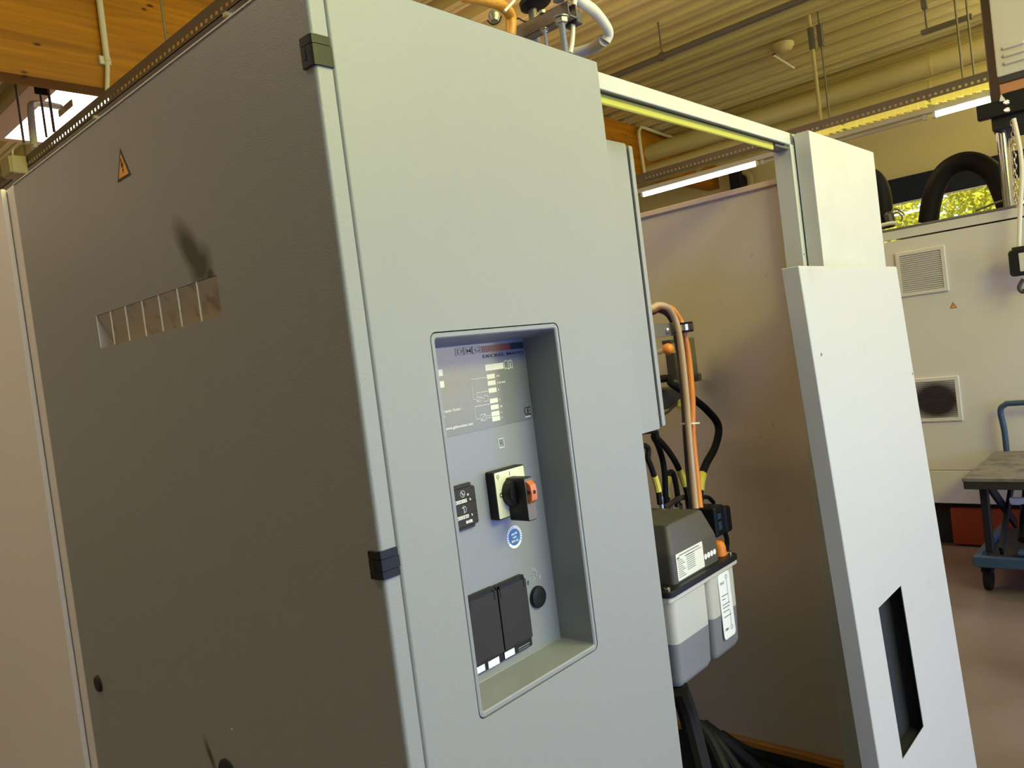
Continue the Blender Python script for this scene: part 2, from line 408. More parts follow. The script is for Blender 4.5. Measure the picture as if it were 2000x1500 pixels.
put('ground', box(B(), (11.9, -14, -.15), (40, 18, -.05)), 'leaf', kind='structure')

# ------------------------------------------------------------------ perforated trays, lamps, ducts
def perforated(name, x0, x1, y0, y1, z0, z1, label, pitch=.05, ha=.22, hb=.46):
    t = thing(name, label, 'cable tray', (x0, y0, z0))
    for xs in (x0,):
        bm = B(); box(bm, (xs, y0, z0), (xs+.003, y1, z0+(z1-z0)*ha)); box(bm, (xs, y0, z0+(z1-z0)*hb), (xs+.003, y1, z1))
        y = y0
        while y < y1:
            box(bm, (xs, y, z0+(z1-z0)*ha), (xs+.003, y+pitch*.55, z0+(z1-z0)*hb)); y += pitch
        put('side_rail', bm, 'dark_steel', t, smooth=False)
    bm = B(); wd = x1-x0
    box(bm, (x0, y0, z0), (x0+wd*.32, y1, z0+.003)); box(bm, (x0+wd*.5, y0, z0), (x1, y1, z0+.003)); y = y0
    while y < y1:
        box(bm, (x0+wd*.32, y, z0), (x0+wd*.5, y+.07, z0+.003)); y += .15
    put('base_strip', bm, 'steel', t, smooth=False)
    return t
tl = perforated('cable_tray', 1.375, 1.53, .6, 7.6, 3.42, 3.505, 'perforated steel tray running above the top edge of the dark cabinet side')
for y in (2.45, 4.05): put('cross_clip', box(B(), (1.37, y, 3.402), (1.55, y+.03, 3.4195)), 'box_yellow', tl)
for i, (x, y, z) in enumerate(((1.27, 5.27, 3.375), (1.27, 2.03, 3.375))):
    t = thing('junction_box', ('yellowed junction box on the far end of the tray, above the beige cabinet', 'yellowed junction box on the near end of the perforated tray')[i], 'junction box', (x, y, z), 'junction boxes on the cable tray')
    put('housing', box(B(), (x, y, z), (x+.10, y+.20, z+.125), .008), 'box_yellow', t)
    put('cover', box(B(), (x-.012, y+.01, z+.005), (x+.002, y+.19, z+.12), .004), 'box_yellow', t)
    put('cable', tube(B(), [(x+.05, y+.1, z+.12), (x+.055, y+.11, z+.19), (x+.085, y+.02, z+.21), (x+.09, y-.22, z+.14)], .006, 6), 'white_hose', t)
for i, (x, y) in enumerate(((1.45, 2.62), (1.45, 3.20))):
    tag(put('hanger_rod', cyl(B(), (x, y, 3.424), (x, y, 4.97), .006, 8), 'dark_steel'), ('thin steel hanger rod in front of the wood beam, nearer the grey door', 'thin steel hanger rod in front of the wood beam, beside the white conduit')[i], 'rod', 'hanger rods of the left tray')

# trunking with tubes on the right (x 7.7)
tr = perforated('lighting_trunking', 7.66, 7.80, .2, 4.98, 3.56, 3.66, 'perforated lamp trunking seen through the frame and beside the hoist column')
put('lamp_rail', box(B(), (7.69, .2, 3.445), (7.77, 4.98, 3.50), .006), 'cream', tr)
for i, (a, b) in enumerate(((.30, .98), (1.02, 1.75), (1.80, 2.05))):
    bm = B(); y = a; box(bm, (7.655, a, 3.548), (7.805, b, 3.556)); box(bm, (7.635, a, 3.500), (7.640, b, 3.556))
    while y < b:
        box(bm, (7.628, y, 3.502), (7.80, y+.045, 3.512), rot=Matrix.Rotation(R(20), 3, 'X')); box(bm, (7.628, y, 3.507), (7.636, y+.05, 3.552)); y += .07
    put('louvre_grid', bm, 'louvre_yellow', tr, smooth=False)
for i, (a, b, lab) in enumerate(((2.72, 4.22, 'lit fluorescent tube seen through the white frame opening'), (-.1, 1.0, 'lit fluorescent tube beside the black hoist bracket'))):
    t = thing('fluorescent_tube', lab, 'lamp', (7.73, a, 3.41), 'lit tubes under the trunking')
    put('tube', cyl(B(), (7.73, a+.03, 3.415), (7.73, b-.03, 3.415), .019, 10), 'tube', t)
    for y in (a, b-.03): put('end_socket', box(B(), (7.71, y, 3.395), (7.75, y+.03, 3.444)), 'cream', t)
t = thing('fluorescent_tube', 'unlit pale tube between the two lit ones, above the ochre wall', 'lamp', (7.73, 1.05, 3.41), 'lit tubes under the trunking')
put('tube', cyl(B(), (7.73, 1.08, 3.415), (7.73, 2.66, 3.415), .013, 10), 'cream', t)
for y in (1.05, 2.66): put('end_socket', box(B(), (7.71, y, 3.395), (7.75, y+.03, 3.444)), 'cream', t)
for i, (x, z) in enumerate(((9.42, 4.33), (9.30, 4.02))):
    t = thing('air_duct', ('round sheet-metal air duct nearer the roof deck', 'lower round sheet-metal air duct above the lamp trunking')[i], 'duct', (x, 0, z), 'round ducts along the right side')
    put('pipe', tube(B(), [(x, -2, z), (x, 5.06, z)], .125, 20, 1), 'duct', t)
    for y in (1.3, 3.4): put('joint_ring', lathe(B(), (x, y, z), (0, 1, 0), [(0, .127), (.004, .130), (.03, .130), (.034, .127)], 20), 'duct', t)
C0 = [(6.551, 3.565, 4.45), (6.478, 2.445, 4.45), (6.513, 1.651, 4.45)]
t = thing('ceiling_conduit', 'dark conduit running under the roof deck with one hanger rod', 'conduit', tuple(C0[0]))
xm = sum(c[0] for c in C0)/3
put('pipe', cyl(B(), (xm, -1.0, 4.45), (xm, 4.9, 4.45), .03, 10), 'bracket', t)
put('rod', cyl(B(), (xm, 3.06, 4.45), (xm, 3.06, zr(xm)+.02), .008, 6), 'dark_steel', t)
put('clamp', lathe(B(), (xm, 3.04, 4.45), (0, 1, 0), [(0, .045), (.04, .045)], 10), 'dark_steel', t)
# hangers of the right trunking
for i, (y, labs) in enumerate(((2.02, ('pale hanger tube hanging below the round ceiling fitting', 'thin hanger rod with clamp below the round ceiling fitting')), (.72, ('thin hanger rod left of the pair near the grey hoist box', 'thin hanger rod right of the pair near the grey hoist box')))):
    for j in range(2):
        x = 7.73; yy = y - .09*j
        t = thing('hanger_rod', labs[j], 'rod', (x, yy, 3.5), 'hanger rods of the lamp trunking')
        put('rod', cyl(B(), (x, yy, 3.6), (x, yy, zr(x)+.02), .019 if (i == 0 and j == 0) else .009, 8), 'duct' if (i == 0 and j == 0) else 'dark_steel', t)
        put('clamp', box(B(), (x-.025, yy-.025, 4.40), (x+.025, yy+.025, 4.62), .004), 'bracket', t)
t = thing('strut_bracket', 'short sloping steel strut beside the hanger rods near the hoist', 'bracket', (7.73, .9, 4.3))
put('arm', box(B(), (7.85, .62, 4.22), (7.91, 1.05, 4.26), .003), 'bracket', t)
put('upright', cyl(B(), (7.88, 1.0, 4.24), (7.88, 1.0, 4.74), .010, 8), 'bracket', t); put('clamp', box(B(), (7.855, .975, 4.45), (7.905, 1.025, 4.65), .004), 'bracket', t)
# round ceiling fitting
F0 = [(8.116, 2.466, 4.62)][0]
t = thing('smoke_detector', 'round cream ceiling fitting with a small pale arm below the deck', 'detector', (F0[0], F0[1], 4.6))
put('body', lathe(B(), (F0[0], F0[1], zr(F0[0])), (0, 0, -1), [(0, .06), (.02, .12), (.05, .12), (.09, .09), (.11, .05)], 20), 'box_yellow', t)
A0 = [(8.147, 2.6, 4.634), (8.604, 2.55, 4.556)]
put('arm', tube(B(), A0, .012, 8, 1), 'white_hose', t)
put('stem', tube(B(), [A0[0], (F0[0], F0[1], 4.64)], .010, 8, 1), 'bracket', t)
# items at the beam, seen through the frame
t = thing('white_conduit', 'thin white conduit bent over the wood beam, seen through the frame', 'conduit', (9, 5, 4))
put('pipe', tube(B(), [(9.082, 4.95, 3.947), (9.06, 4.95, 4.268), (9.055, 4.95, 4.539), (9.098, 4.95, 4.616), (9.185, 4.95, 4.649), (9.649, 4.95, 4.622), (10.42, 4.95, 4.596)], .022, 8, 5), 'white_hose', t)
t = thing('floodlight', 'small pale floodlight on the wood beam under the ducts', 'lamp', (9, 4.8, 4))
FL = [(10.24, 4.8, 4.326), (11.02, 4.8, 4.297)]
put('arm', tube(B(), FL, .045, 8, 1), 'box_yellow', t); put('wall_bracket', tube(B(), [FL[0], (FL[0][0], 5.05, FL[0][2])], .03, 8, 1), 'box_yellow', t); put('head', lathe(B(), [(10.47, 4.85, 4.255)][0], (.3, -.5, -.8), [(0, .03), (.03, .10), (.09, .11), (.11, .09)], 16), 'box_yellow', t)
t = thing('wall_vent_unit', 'dark ventilation unit on the far wall right of the wood beam end', 'unit', (11.3, 5, 3.6))
q = [(11.2, 4.717, 4.147), (11.2, 4.531, 3.763)]
put('housing', box(B(), (11.2, q[1][1], q[1][2]), (11.5, q[0][1], q[0][2]), .01), 'black_matt', t)
put('duct_stub', tube(B(), [(11.3, 4.51, 4.112), (11.3, 4.425, 4.035), (11.3, 4.414, 3.92), (11.3, 4.437, 3.797)], .05, 10), 'duct', t)

# beyond the beam on the left: rods, clamps, bent pipe
for i, (pts, r, lab) in enumerate((([(1.758, 6.4, 4.458), (1.736, 6.4, 3.846)], .010, 'thin dark hanger rod under the beam, leftmost of the three'), ([(1.925, 6.4, 4.41), (1.917, 6.4, 4.018)], .010, 'pale hanger rod with forked clamp under the beam'), ([(1.992, 6.4, 4.465), (1.984, 6.4, 4.07)], .012, 'dark hanger rod in front of the bright rooflight'))):
    t = thing('hanger_rod', lab, 'rod', pts[1], 'hanger rods beyond the beam')
    a, b = Vector(pts[0]), Vector(pts[1]); put('rod', cyl(B(), (b.x, b.y, zr(b.x)+.02), b, r, 8), 'dark_steel', t)
    if i == 1: put('clamp', box(B(), a-Vector((.05, .01, .03)), a+Vector((.05, .01, .03)), .005), 'black_matt', t)
t = thing('bent_pipe', 'cream pipe bent over beyond the wood beam at the upper left', 'pipe', [(1.776, 6.3, 3.878)][0])
put('pipe', tube(B(), [(1.776, 6.3, 3.878), (1.825, 6.4, 4.234), (1.924, 6.6, 4.363), (2.108, 6.9, 4.485), (2.36, 7.2, 4.588)], .028, 10), 'white_hose', t)
put('end_fitting', box(B(), [(2.402, 7.35, 4.605)][0], [(2.387, 7, 4.54)][0], .004), 'box_yellow', t)
t = thing('beam_conduit', 'pale conduit running down the face of the wood beam', 'conduit', (2, 5, 4))
W0 = [(1.913, 5, 4.731), (1.912, 5, 4.619), (1.908, 5, 4.359), (1.905, 5, 4.18)]; W1 = [(1.905, 5, 4.18), (1.897, 5, 4.097), (1.874, 5, 3.952)]
put('pipe', tube(B(), W0, .022, 10, 3), 'white_hose', t); put('lower_pipe', tube(B(), W1, .016, 10, 3), 'white_hose', t)
put('clamp', box(B(), Vector(W0[3])-Vector((.05, .0, .03)), Vector(W0[3])+Vector((.03, .04, .03)), .004), 'white_hose', t)

# ================================================================== MAIN CONTROL CABINET
cab = thing('control_cabinet', 'large grey control cabinet with dark vented side and recessed switch panel', 'cabinet', (0, 0, 0))
# carcass: rounded corner, front strip, side sheet with vent opening
bm = B(); r = .006
outline = [(.70, 1.212), (0, 1.212)]
ys = [.840, .3305]; zs = [.12, 1.777, 1.8435, 2.199]
pro = [(.0275, .03), (.0275, .0), (.012, 0)] + [(r - r*math.sin(a) + .0, r - r*math.cos(a)) for a in [i*math.pi/2/6 for i in range(7)]] + [(0, .3305), (0, .840), (0, 1.209), (.004, 1.2125), (.66, 1.2125)]
cols = []
for (px, py) in pro:
    cols.append([bm.verts.new((px, py, z)) for z in zs] + [bm.verts.new((px + (.003 if px < .005 else 0), py + (.003 if py < .005 else 0), 2.2025))])
i_v = pro.index((0, .3305))
for i in range(len(pro)-1):
    for k in range(4):
        if i == i_v and k == 1: continue
        bm.faces.new((cols[i][k], cols[i+1][k], cols[i+1][k+1], cols[i][k+1]))
vs = [bm.verts.new(p) for p in ((.003, .003, 2.2025), (.66, .003, 2.2025), (.66, 1.2125, 2.2025), (.003, 1.2125, 2.2025))]; bm.faces.new(vs)
box(bm, (.645, .024, .12), (.665, 1.2125, 2.20))
bmesh.ops.recalc_face_normals(bm, faces=bm.faces[:])
put('carcass', bm, 'grey_side', cab)
put('plinth', box(B(), (.02, .03, 0), (.65, 1.19, .12)), 'black_matt', cab)
put('edge_highlight', box(B(), (-.0014, .008, 2.2003), (.0030, 1.2100, 2.2032), .0005), 'label', cab)  # pale strip paints the highlight along the cabinet's upper edge
put('inner_back', box(B(), (.03, .14, .13), (.64, .15, 2.19)), 'black_matt', cab)
# louvre pocket behind the vent opening: sloping tan sheet, cheeks, fins
bm = B()
v = [bm.verts.new(p) for p in ((.001, .332, 1.843), (.001, .8385, 1.843), (.040, .8385, 1.762), (.040, .332, 1.762))]; bm.faces.new(v)
lv = put('vent_scoop', bm, 'louver', cab, smooth=False)
bm = B(); box(bm, (.001, .8385, 1.765), (.042, .8400, 1.8435)); put('cheek', bm, 'dirt_fin', lv)
bm = B(); box(bm, (.001, .3300, 1.765), (.042, .3318, 1.8435)); put('cheek', bm, 'louver', lv)
bm = B(); box(bm, (.001, .332, 1.760), (.042, .8385, 1.766)); put('sill', bm, 'louver', lv)
for y in (.8355, .764, .692, .617, .546, .472, .400):
    bm = B(); box(bm, (-.0008, y-.0013, 1.7772), (.0014, y+.0013, 1.8433), .0004)
    put('vent_fin', bm, 'dirt_fin', cab)
# high-voltage warning triangle
bm = B(); prism(bm, [(.6455, 2.0695), (.5855, 2.0695), (.6155, 2.1255)], -.0006, .0001, TX)
ws = put('warning_sticker', bm, 'print', cab)
bm = B(); prism(bm, [(.6375, 2.0735), (.5935, 2.0735), (.6155, 2.1150)], -.0010, -.0005, TX); put('yellow_field', bm, 'warning', ws)
bm = B()
prism(bm, [(.6190, 2.1060), (.6150, 2.1060), (.6165, 2.0955), (.6105, 2.0985), (.6135, 2.0850), (.6155, 2.0850), (.6135, 2.0935), (.6195, 2.0900)], -.0014, -.0009, TX)
prism(bm, [(.6165, 2.0860), (.6115, 2.0855), (.6145, 2.0795)], -.0014, -.0009, TX); put('lightning_bolt', bm, 'print', ws)
# round plugs of the side
for (y, z, ry, n) in ((1.1235, 1.024, .019, 'cable_plug'), (.535, .962, .032, 'door_lock')):
    o = put(n, lathe(B(), (0, y, z), (-1, 0, 0), [(-.002, ry), (.003, ry), (.006, ry*.85), (.0065, ry*.3)], 24), 'black_matt', cab)
put('paint_chip', lathe(B(), (0, .497, 1.058), (-1, 0, 0), [(-.001, .0014), (.0006, .0014)], 8), 'white', cab)
# door with rounded hollow edge and hole for the switch tub
HX0, HX1, HZ0, HZ1 = .1397, .4440, 1.1200, 1.7035
DX0, DX1, DZ0, DZ1 = .0300, .6680, .125, 2.2020
bm = B()
loops = [(rr(HX0, HX1, HZ0, HZ1, .012), .0215), (rr(HX0, HX1, HZ0, HZ1, .012), 0), (rr(DX0+.006, DX1-.003, DZ0+.003, DZ1-.003, .0015), 0)]
for a in (20, 45, 70, 90):
    s, c = math.sin(R(a)), 1-math.cos(R(a))
    loops.append((rr(DX0+.006-.006*s, DX1-.003+.003*s, DZ0+.003-.003*s, DZ1-.003+.003*s, .0015), .006*c))
loops.append((rr(DX0, DX1, DZ0, DZ1, .0015), .022))
loft(bm, loops); door = put('door', bm, 'grey', cab)
# hinges: clip from the side round the corner to the door gap
def hinge(z0, cuts, parent):
    ob = None
    for i, (a, b, dx) in enumerate(cuts):
        bm = B(); t = .0035
        pr = [(-t, .023), (-t, .004), (-t*.4, -t*.6), (.004, -t), (.0262+dx, -t), (.0262+dx, .001), (.006, .001), (.001, .006), (.001, .023)]
        prism(bm, pr, z0+a, z0+b, lambda p, d: (p[0], p[1], d))
        bmesh.ops.recalc_face_normals(bm, faces=bm.faces[:])
        ob = put('hinge_leaf' if ob else 'hinge', bm, 'black', ob or parent) if not ob else (put('hinge_leaf', bm, 'black', ob) and ob)
    bm = B(); box(bm, (-.0042, .0125, z0+.010), (-.0030, .0165, z0+.024)); put('slot', bm, 'black_matt', ob)
    return ob
hinge(2.0675, ((0, .0275, .0025), (.0285, .0405, .001)), cab)
hinge(1.3765, ((0, .0105, .001), (.0115, .027, .0025), (.028, .0385, .001)), cab)

# recessed tub
bm = B()
X0, X1, Z0, Z1 = .1414, .4424, 1.1217, 1.7018
loft(bm, [(rr(X0, X1, Z0, Z1, .011), .020), (rr(X0, X1, Z0, Z1, .011), .001), (rr(X0+.001, X1-.001, Z0+.001, Z1-.001, .010), 0),
          (rr(X0+.0065, X1-.0065, Z0+.0065, Z1-.0065, .005), 0), (rr(X0+.0085, X1-.0085, Z0+.0085, Z1-.0085, .004), .002),
          (rr(X0+.0095, X1-.0035-.0025, Z0+.0095, Z1-.0185, .003), .078), (rr(X0+.0105, X1-.007, Z0+.0105, Z1-.0195, .002), .079)], False, True)
tub = put('recessed_tub', bm, 'grey_tub', cab)
YB = .0788
# printed rating plate (film) with logo, boxes, symbols
bm = B(); loft(bm, [(rr(.156, .4345, 1.5375, 1.6815, .002, 3), YB), (rr(.156, .4345, 1.5375, 1.6815, .002, 3), YB-.0006)], False, True)
rp = put('rating_plate', bm, 'panel', cab)
yp = YB-.0010
bm = B(); box(bm, (.3255, yp, 1.6665), (.3980, yp+.0006, 1.6780)); put('logo_bar', bm, 'red_bar', rp)
bm = B(); box(bm, (.3980, yp, 1.6665), (.4345, yp+.0006, 1.6780)); put('logo_bar', bm, 'print', rp)
bm = B(); textmesh(bm, 'DECKEL MAHO', .0072, .3255, yp, 1.6575, bold=.00007, width=.1055)
put('lettering', bm, 'print', rp)
bm = B()
for ch, x in (('D', .2665), ('M', .2868), ('G', .3075)): textmesh(bm, ch, .0105, x, yp, 1.6692, bold=.00018, width=.0125)
for x in (.2630, .2837, .3040):
    strip(bm, [(x, yp, 1.6672), (x+.0182, yp, 1.6672), (x+.0182, yp, 1.6785), (x, yp, 1.6785)], .0005, True)
put('lettering', bm, 'faded_print', rp)
put('value_field', box(B(), (.3285, yp, 1.6348), (.3750, yp+.0006, 1.6455)), 'label', rp)
for i, z in enumerate((1.6203, 1.6091, 1.5965, 1.5783, 1.5671, 1.5559, 1.5470)): put('value_field', box(B(), (.3295, yp, z), (.3496, yp+.0006, z+.0080)), 'label', rp)
for z in (1.6368, 1.6179): put('value_field', box(B(), (.2130, yp, z), (.2288, yp+.0006, z+.0105)), 'label', rp)
for i, (s, z) in enumerate((('kVA', 1.6220), ('A (in max)', 1.6103), ('A', 1.5985), ('V', 1.5803), ('Hz', 1.5690), ('V', 1.5578), ('V', 1.5488))):
    put('unit_text', textmesh(B(), s, .0050, .3530, yp, z, bold=.0001), 'white', rp)
bm = B()
for p in ([(.3285, 1.6241), (.2912, 1.6241), (.2905, 1.5898), (.2975, 1.5898)], [(.3290, 1.6004), (.2998, 1.6004), (.2998, 1.5928)], [(.3290, 1.5780), (.2906, 1.5780), (.2908, 1.5566), (.3010, 1.5566)], [(.3150, 1.5890), (.3150, 1.5905), (.3100, 1.5905)],
          [(.3144, 1.5580), (.3180, 1.5600), (.3210, 1.5580), (.3290, 1.5592)], [(.3144, 1.5550), (.3290, 1.5548)]):
    strip(bm, [(a, yp, b) for a, b in p], .00028)
for (a, b, c, d) in ((.2980, .3095, 1.5856, 1.5926), (.3020, .3145, 1.5525, 1.5625)):
    strip(bm, [(a, yp, c), (b, yp, c), (b, yp, d), (a, yp, d)], .0003, True); strip(bm, [(a, yp, c), (b, yp, d)], .0003)
def ringpts(cx, cz, r, n=20, y=None): return [(cx+r*math.cos(2*math.pi*k/n), y if y is not None else yp, cz+r*math.sin(2*math.pi*k/n)) for k in range(n)]
strip(bm, [(.3155, yp, 1.5840), (.3253, yp, 1.5840), (.3253, yp, 1.5935), (.3155, yp, 1.5935)], .0003, True); strip(bm, ringpts(.3204, 1.5888, .0034), .0003, True)
# open book symbol
bk = [(.3778, 1.6335), (.3778, 1.6465), (.3830, 1.6485), (.3883, 1.6460), (.3936, 1.6485), (.3985, 1.6465), (.3985, 1.6335), (.3936, 1.6350), (.3883, 1.6328), (.3830, 1.6350)]
strip(bm, [(a, yp, b) for a, b in bk], .00045, True); strip(bm, [(.3883, yp, 1.6460), (.3883, yp, 1.6328)], .0004)
box(bm, (.3927, yp, 1.6365), (.3941, yp+.0005, 1.6425)); box(bm, (.3920, yp, 1.6420), (.3938, yp+.0005, 1.6428)); box(bm, (.3918, yp, 1.6362), (.3950, yp+.0005, 1.6371)); box(bm, (.3926, yp, 1.6440), (.3942, yp+.0005, 1.6455))
put('circuit_symbol', bm, 'white', rp, kind='stuff')
for tx, sz, xx, zz in (('Gildemeister GmbH', .0068, .2584, 1.5768), ('and', .0058, .2207, 1.5690), ('net:www.gildemeister.com', .0068, .2827, 1.5488)):
    put('printed_text', textmesh(B(), tx, sz, xx, yp, zz, 'RIGHT', bold=.0001), 'white', rp)
put('printed_text', box(B(), (.4155, yp, 1.5420), (.4300, yp+.0005, 1.5438)), 'white', rp)
bm = B()
for cx, full in ((.4208, False), (.4292, True)):
    pts = [(cx+.0056*math.cos(R(a)), yp, 1.5532+.0066*math.sin(R(a))) for a in range(60, 301, 20)]; strip(bm, pts, .0007)
    if full: strip(bm, [(cx-.0055, yp, 1.5532), (cx+.0005, yp, 1.5532)], .0007)
put('conformity_mark', bm, 'print', rp)
# switch symbol above the main switch
bm = B(); y = YB-.0006
strip(bm, [(.3378, y, 1.4996), (.3520, y, 1.4996), (.3520, y, 1.5152), (.3378, y, 1.5152)], .0005, True)
strip(bm, [(.3452+.0050*math.cos(R(a)), y, 1.5074+.0055*math.sin(R(a))) for a in range(-120, 181, 20)], .0006); strip(bm, ringpts(.3452, 1.5074, .0022, 12, y), .0005, True)
put('switch_symbol', bm, 'white', cab)
# hour counters
bm = B(); loft(bm, [(rr(.180, .2608, 1.389, 1.4515, .003, 3), YB), (rr(.180, .2608, 1.389, 1.4515, .003, 3), .0720), (rr(.181, .2598, 1.390, 1.4505, .003, 3), .0710)], False, True)
hc = put('hour_counter', bm, 'brown_black', cab); y = .0704
put('top_clip', box(B(), (.178, .073, 1.4515), (.2550, YB, 1.4575), .0008), 'brown_black', hc); put('bottom_clip', box(B(), (.178, .073, 1.384), (.2535, YB, 1.389), .0008), 'brown_black', hc)
bm = B()
for z in (1.4345, 1.4265, 1.4090, 1.4015): box(bm, (.182, y, z), (.2600, y+.0008, z+.0007))
put('groove', bm, 'black_matt', hc)
for zc, seq in ((1.4308, '003417'), (1.4052, '001285')):
    for k, ch in enumerate(seq):
        dw = put('digit_window', box(B(), (.2060+k*.0055, y-.0004, zc-.0028), (.2108+k*.0055, y+.0006, zc+.0028)), 'label', hc)
        put('digit', textmesh(B(), ch, .0056, .2068+k*.0055, y-.0006, zc-.0020), 'print', hc)
    put('unit_text', textmesh(B(), 'h', .0058, .2450, y, zc-.0016, bold=.0002), 'label', hc)
bm = B(); strip(bm, ringpts(.2310, 1.4426, .0052, 20, y), .0005, True); strip(bm, [(.2282, y, 1.4440), (.2300, y, 1.4450), (.2318, y, 1.4430), (.2300, y, 1.4412), (.2320, y, 1.4402), (.2338, y, 1.4415)], .0005)
textmesh(bm, 'h1', .0048, .2405, y, 1.4378, bold=.0002)
strip(bm, [(.2292+.0060*math.cos(R(a)), y, 1.4170+.0054*math.sin(R(a))) for a in range(-90, 91, 18)], .0005); strip(bm, [(.2262, y, 1.4205), (.2300, y, 1.4205), (.2300, y, 1.4135)], .0005)
textmesh(bm, 'BAUSER', .0062, .2308, y, 1.3938, bold=.0003, width=.0150)
put('counter_print', bm, 'white', hc)
# main switch
bm = B(); loft(bm, [(rr(.2965, .3755, 1.3830, 1.4650, .003, 3), YB), (rr(.2965, .3755, 1.3830, 1.4650, .003, 3), .0615), (rr(.2975, .3745, 1.3840, 1.4640, .003, 3), .0605)], False, True)
ms = put('main_switch', bm, 'black', cab)
bm = B(); loft(bm, [(rr(.2985, .3735, 1.3850, 1.4630, .002, 3), .0606), (rr(.2985, .3735, 1.3850, 1.4630, .002, 3), .0598)], False, True); put('face_plate', bm, 'plate_yellow', ms)
bm = B(); strip(bm, ringpts(.3090, 1.4240, .0033, 18, .0594), .0007, True); strip(bm, [(.3360, .0594, 1.4590), (.3360, .0594, 1.4528)], .0006); strip(bm, ringpts(.3060, 1.4560, .0026, 14, .0594), .0004, True); strip(bm, [(.3060, .0594, 1.4534), (.3060, .0594, 1.4500)], .0004)
put('switch_print', bm, 'bracket', ms)
put('knob_disc', lathe(B(), (.3360, .0600, 1.4240), (0, -1, 0), [(0, .0255), (.016, .0250), (.019, .0232), (.0195, .0200)], 36), 'black', ms)
bm = B(); loft(bm, [(rr(.3245, .3475, 1.3765, 1.4500, .004), .0600), (rr(.3245, .3475, 1.3765, 1.4500, .004), .0200), (rr(.3255, .3465, 1.3775, 1.4490, .004), .0190)], True, True); put('handle', bm, 'black', ms)
bm = B(); loft(bm, [(rr(.3258, .3462, 1.3782, 1.4480, .002, 3), .0190), (rr(.3258, .3462, 1.3782, 1.4480, .002, 3), .0186)], False, True); put('handle_cap', bm, 'bracket', ms)
bm = B(); prism(bm, [(.0188, 1.4050), (.0188, 1.4440), (.0105, 1.4370), (.0085, 1.4245), (.0105, 1.4110)], .3290, .3430, TX); ls = put('lock_slide', bm, 'copper_lock', ms)
bm = B(); lathe(bm, (.3360, .0090, 1.4250), (0, -1, 0), [(-.002, .0032), (.0012, .0032)], 12); lathe(bm, (.3300, .0150, 1.4250), (-1, 0, 0), [(-.002, .0030), (.0014, .0030)], 12); put('padlock_hole', bm, 'black_matt', ms)
# round inspection seal
y = YB-.0006
bm = B(); lathe(bm, (.3478, YB, 1.3415), (0, -1, 0), [(0, .0198), (.0005, .0198)], 40); sl = put('inspection_seal', bm, 'label_white', cab)
put('blue_disc', lathe(B(), (.3478, YB-.0005, 1.3415), (0, -1, 0), [(0, .0146), (.0003, .0146)], 36), 'blue_seal', sl)
bm = B()
for k in range(26):
    a = 2*math.pi*k/26
    if 215 < math.degrees(a) < 325: continue
    c = Vector((.3478+.0172*math.cos(a), y, 1.3415+.0172*math.sin(a))); d = Vector((math.cos(a), 0, math.sin(a)))*.0018
    strip(bm, [tuple(c-d), tuple(c+d)], .0006)
put('seal_tick', bm, 'blue_seal', sl)
bm = B()
for s, z in (('gepr\u00fcft', 1.3460), ('nach', 1.3398), ('BGV A3', 1.3330)): textmesh(bm, s, .0052, .3478, YB-.0009, z, 'CENTER', bold=.00015)
put('seal_text', bm, 'white', sl)
# faint scratches, socket covers, push button
def socket(x0, x1, z0, z1):
    bm = B(); loft(bm, [(rr(x0, x1, z0, z1, .002, 3), YB), (rr(x0, x1, z0, z1, .002, 3), .0700), (rr(x0+.001, x1-.001, z0+.001, z1-.001, .002, 3), .0690)], False, True)
    s = put('service_socket', bm, 'black', cab)
    bm = B(); loft(bm, [(rr(x0+.001, x1-.001, z0+.0165, z1-.006, .002, 3), .069), (rr(x0+.001, x1-.001, z0+.0165, z1-.006, .002, 3), .0655), (rr(x0+.002, x1-.002, z0+.0175, z1-.007, .002, 3), .0648)], False, True); put('flap_cover', bm, 'brown_black', s)
    bm = B(); box(bm, (x0+.004, .0650, z1-.007), (x1-.014, .0695, z1-.001), .0006); put('hinge_bar', bm, 'black', s)
    for xx in (x0+.004, x1-.009): put('hinge_slot', box(B(), (xx, .0640, z1-.020), (xx+.003, .0656, z1-.003)), 'black_matt', s)
    bm = B(); prism(bm, [(x0+.022, z0+.0165), (x0+.045, z0+.0165), (x0+.045, z0+.0195), (x0+.034, z0+.0215), (x0+.022, z0+.0180)], .0640, .0656); put('latch', bm, 'black_matt', s)
    bm = B(); box(bm, (x0+.0005, .0684, z0+.0020), (x0+.0255, .0692, z0+.0130), .0003); put('name_label', bm, 'label_white', s)
    return s
sb = socket(.2772, .3498, 1.1500, 1.2760)
bm = B(); strip(bm, [(.3130, .0685, 1.1575), (.3210, .0685, 1.1575)], .0011); strip(bm, [(.3232, .0685, 1.1575), (.3262, .0685, 1.1575)], .0011); strip(bm, [(.3284, .0685, 1.1575), (.3410, .0685, 1.1575)], .0011); strip(bm, [(.3130, .0685, 1.1535), (.3230, .0685, 1.1535)], .0008); strip(bm, [(.3250, .0685, 1.1535), (.3400, .0685, 1.1535)], .0008); put('small_print', bm, 'print_grey', sb, kind='stuff')
sa = socket(.2040, .2760, 1.1500, 1.2770)
bm = B(); box(bm, (.2375, .0684, 1.1505), (.2640, .0691, 1.1625), .0003); put('name_label', bm, 'label_white', sa)
put('push_button', lathe(B(), (.3868, YB, 1.2232), (0, -1, 0), [(0, .0195), (.004, .0195), (.0065, .0180), (.0078, .0140), (.0082, .006)], 36), 'black', cab)
y = YB-.0006; bm = B(); strip(bm, ringpts(.3848, 1.2640, .0062, 24, y), .0006, True)
for k in range(8):
    a = R(45*k+22); strip(bm, [(.3848+.0076*math.cos(a), y, 1.2640+.0076*math.sin(a)), (.3848+.0092*math.cos(a), y, 1.2640+.0092*math.sin(a))], .0005)
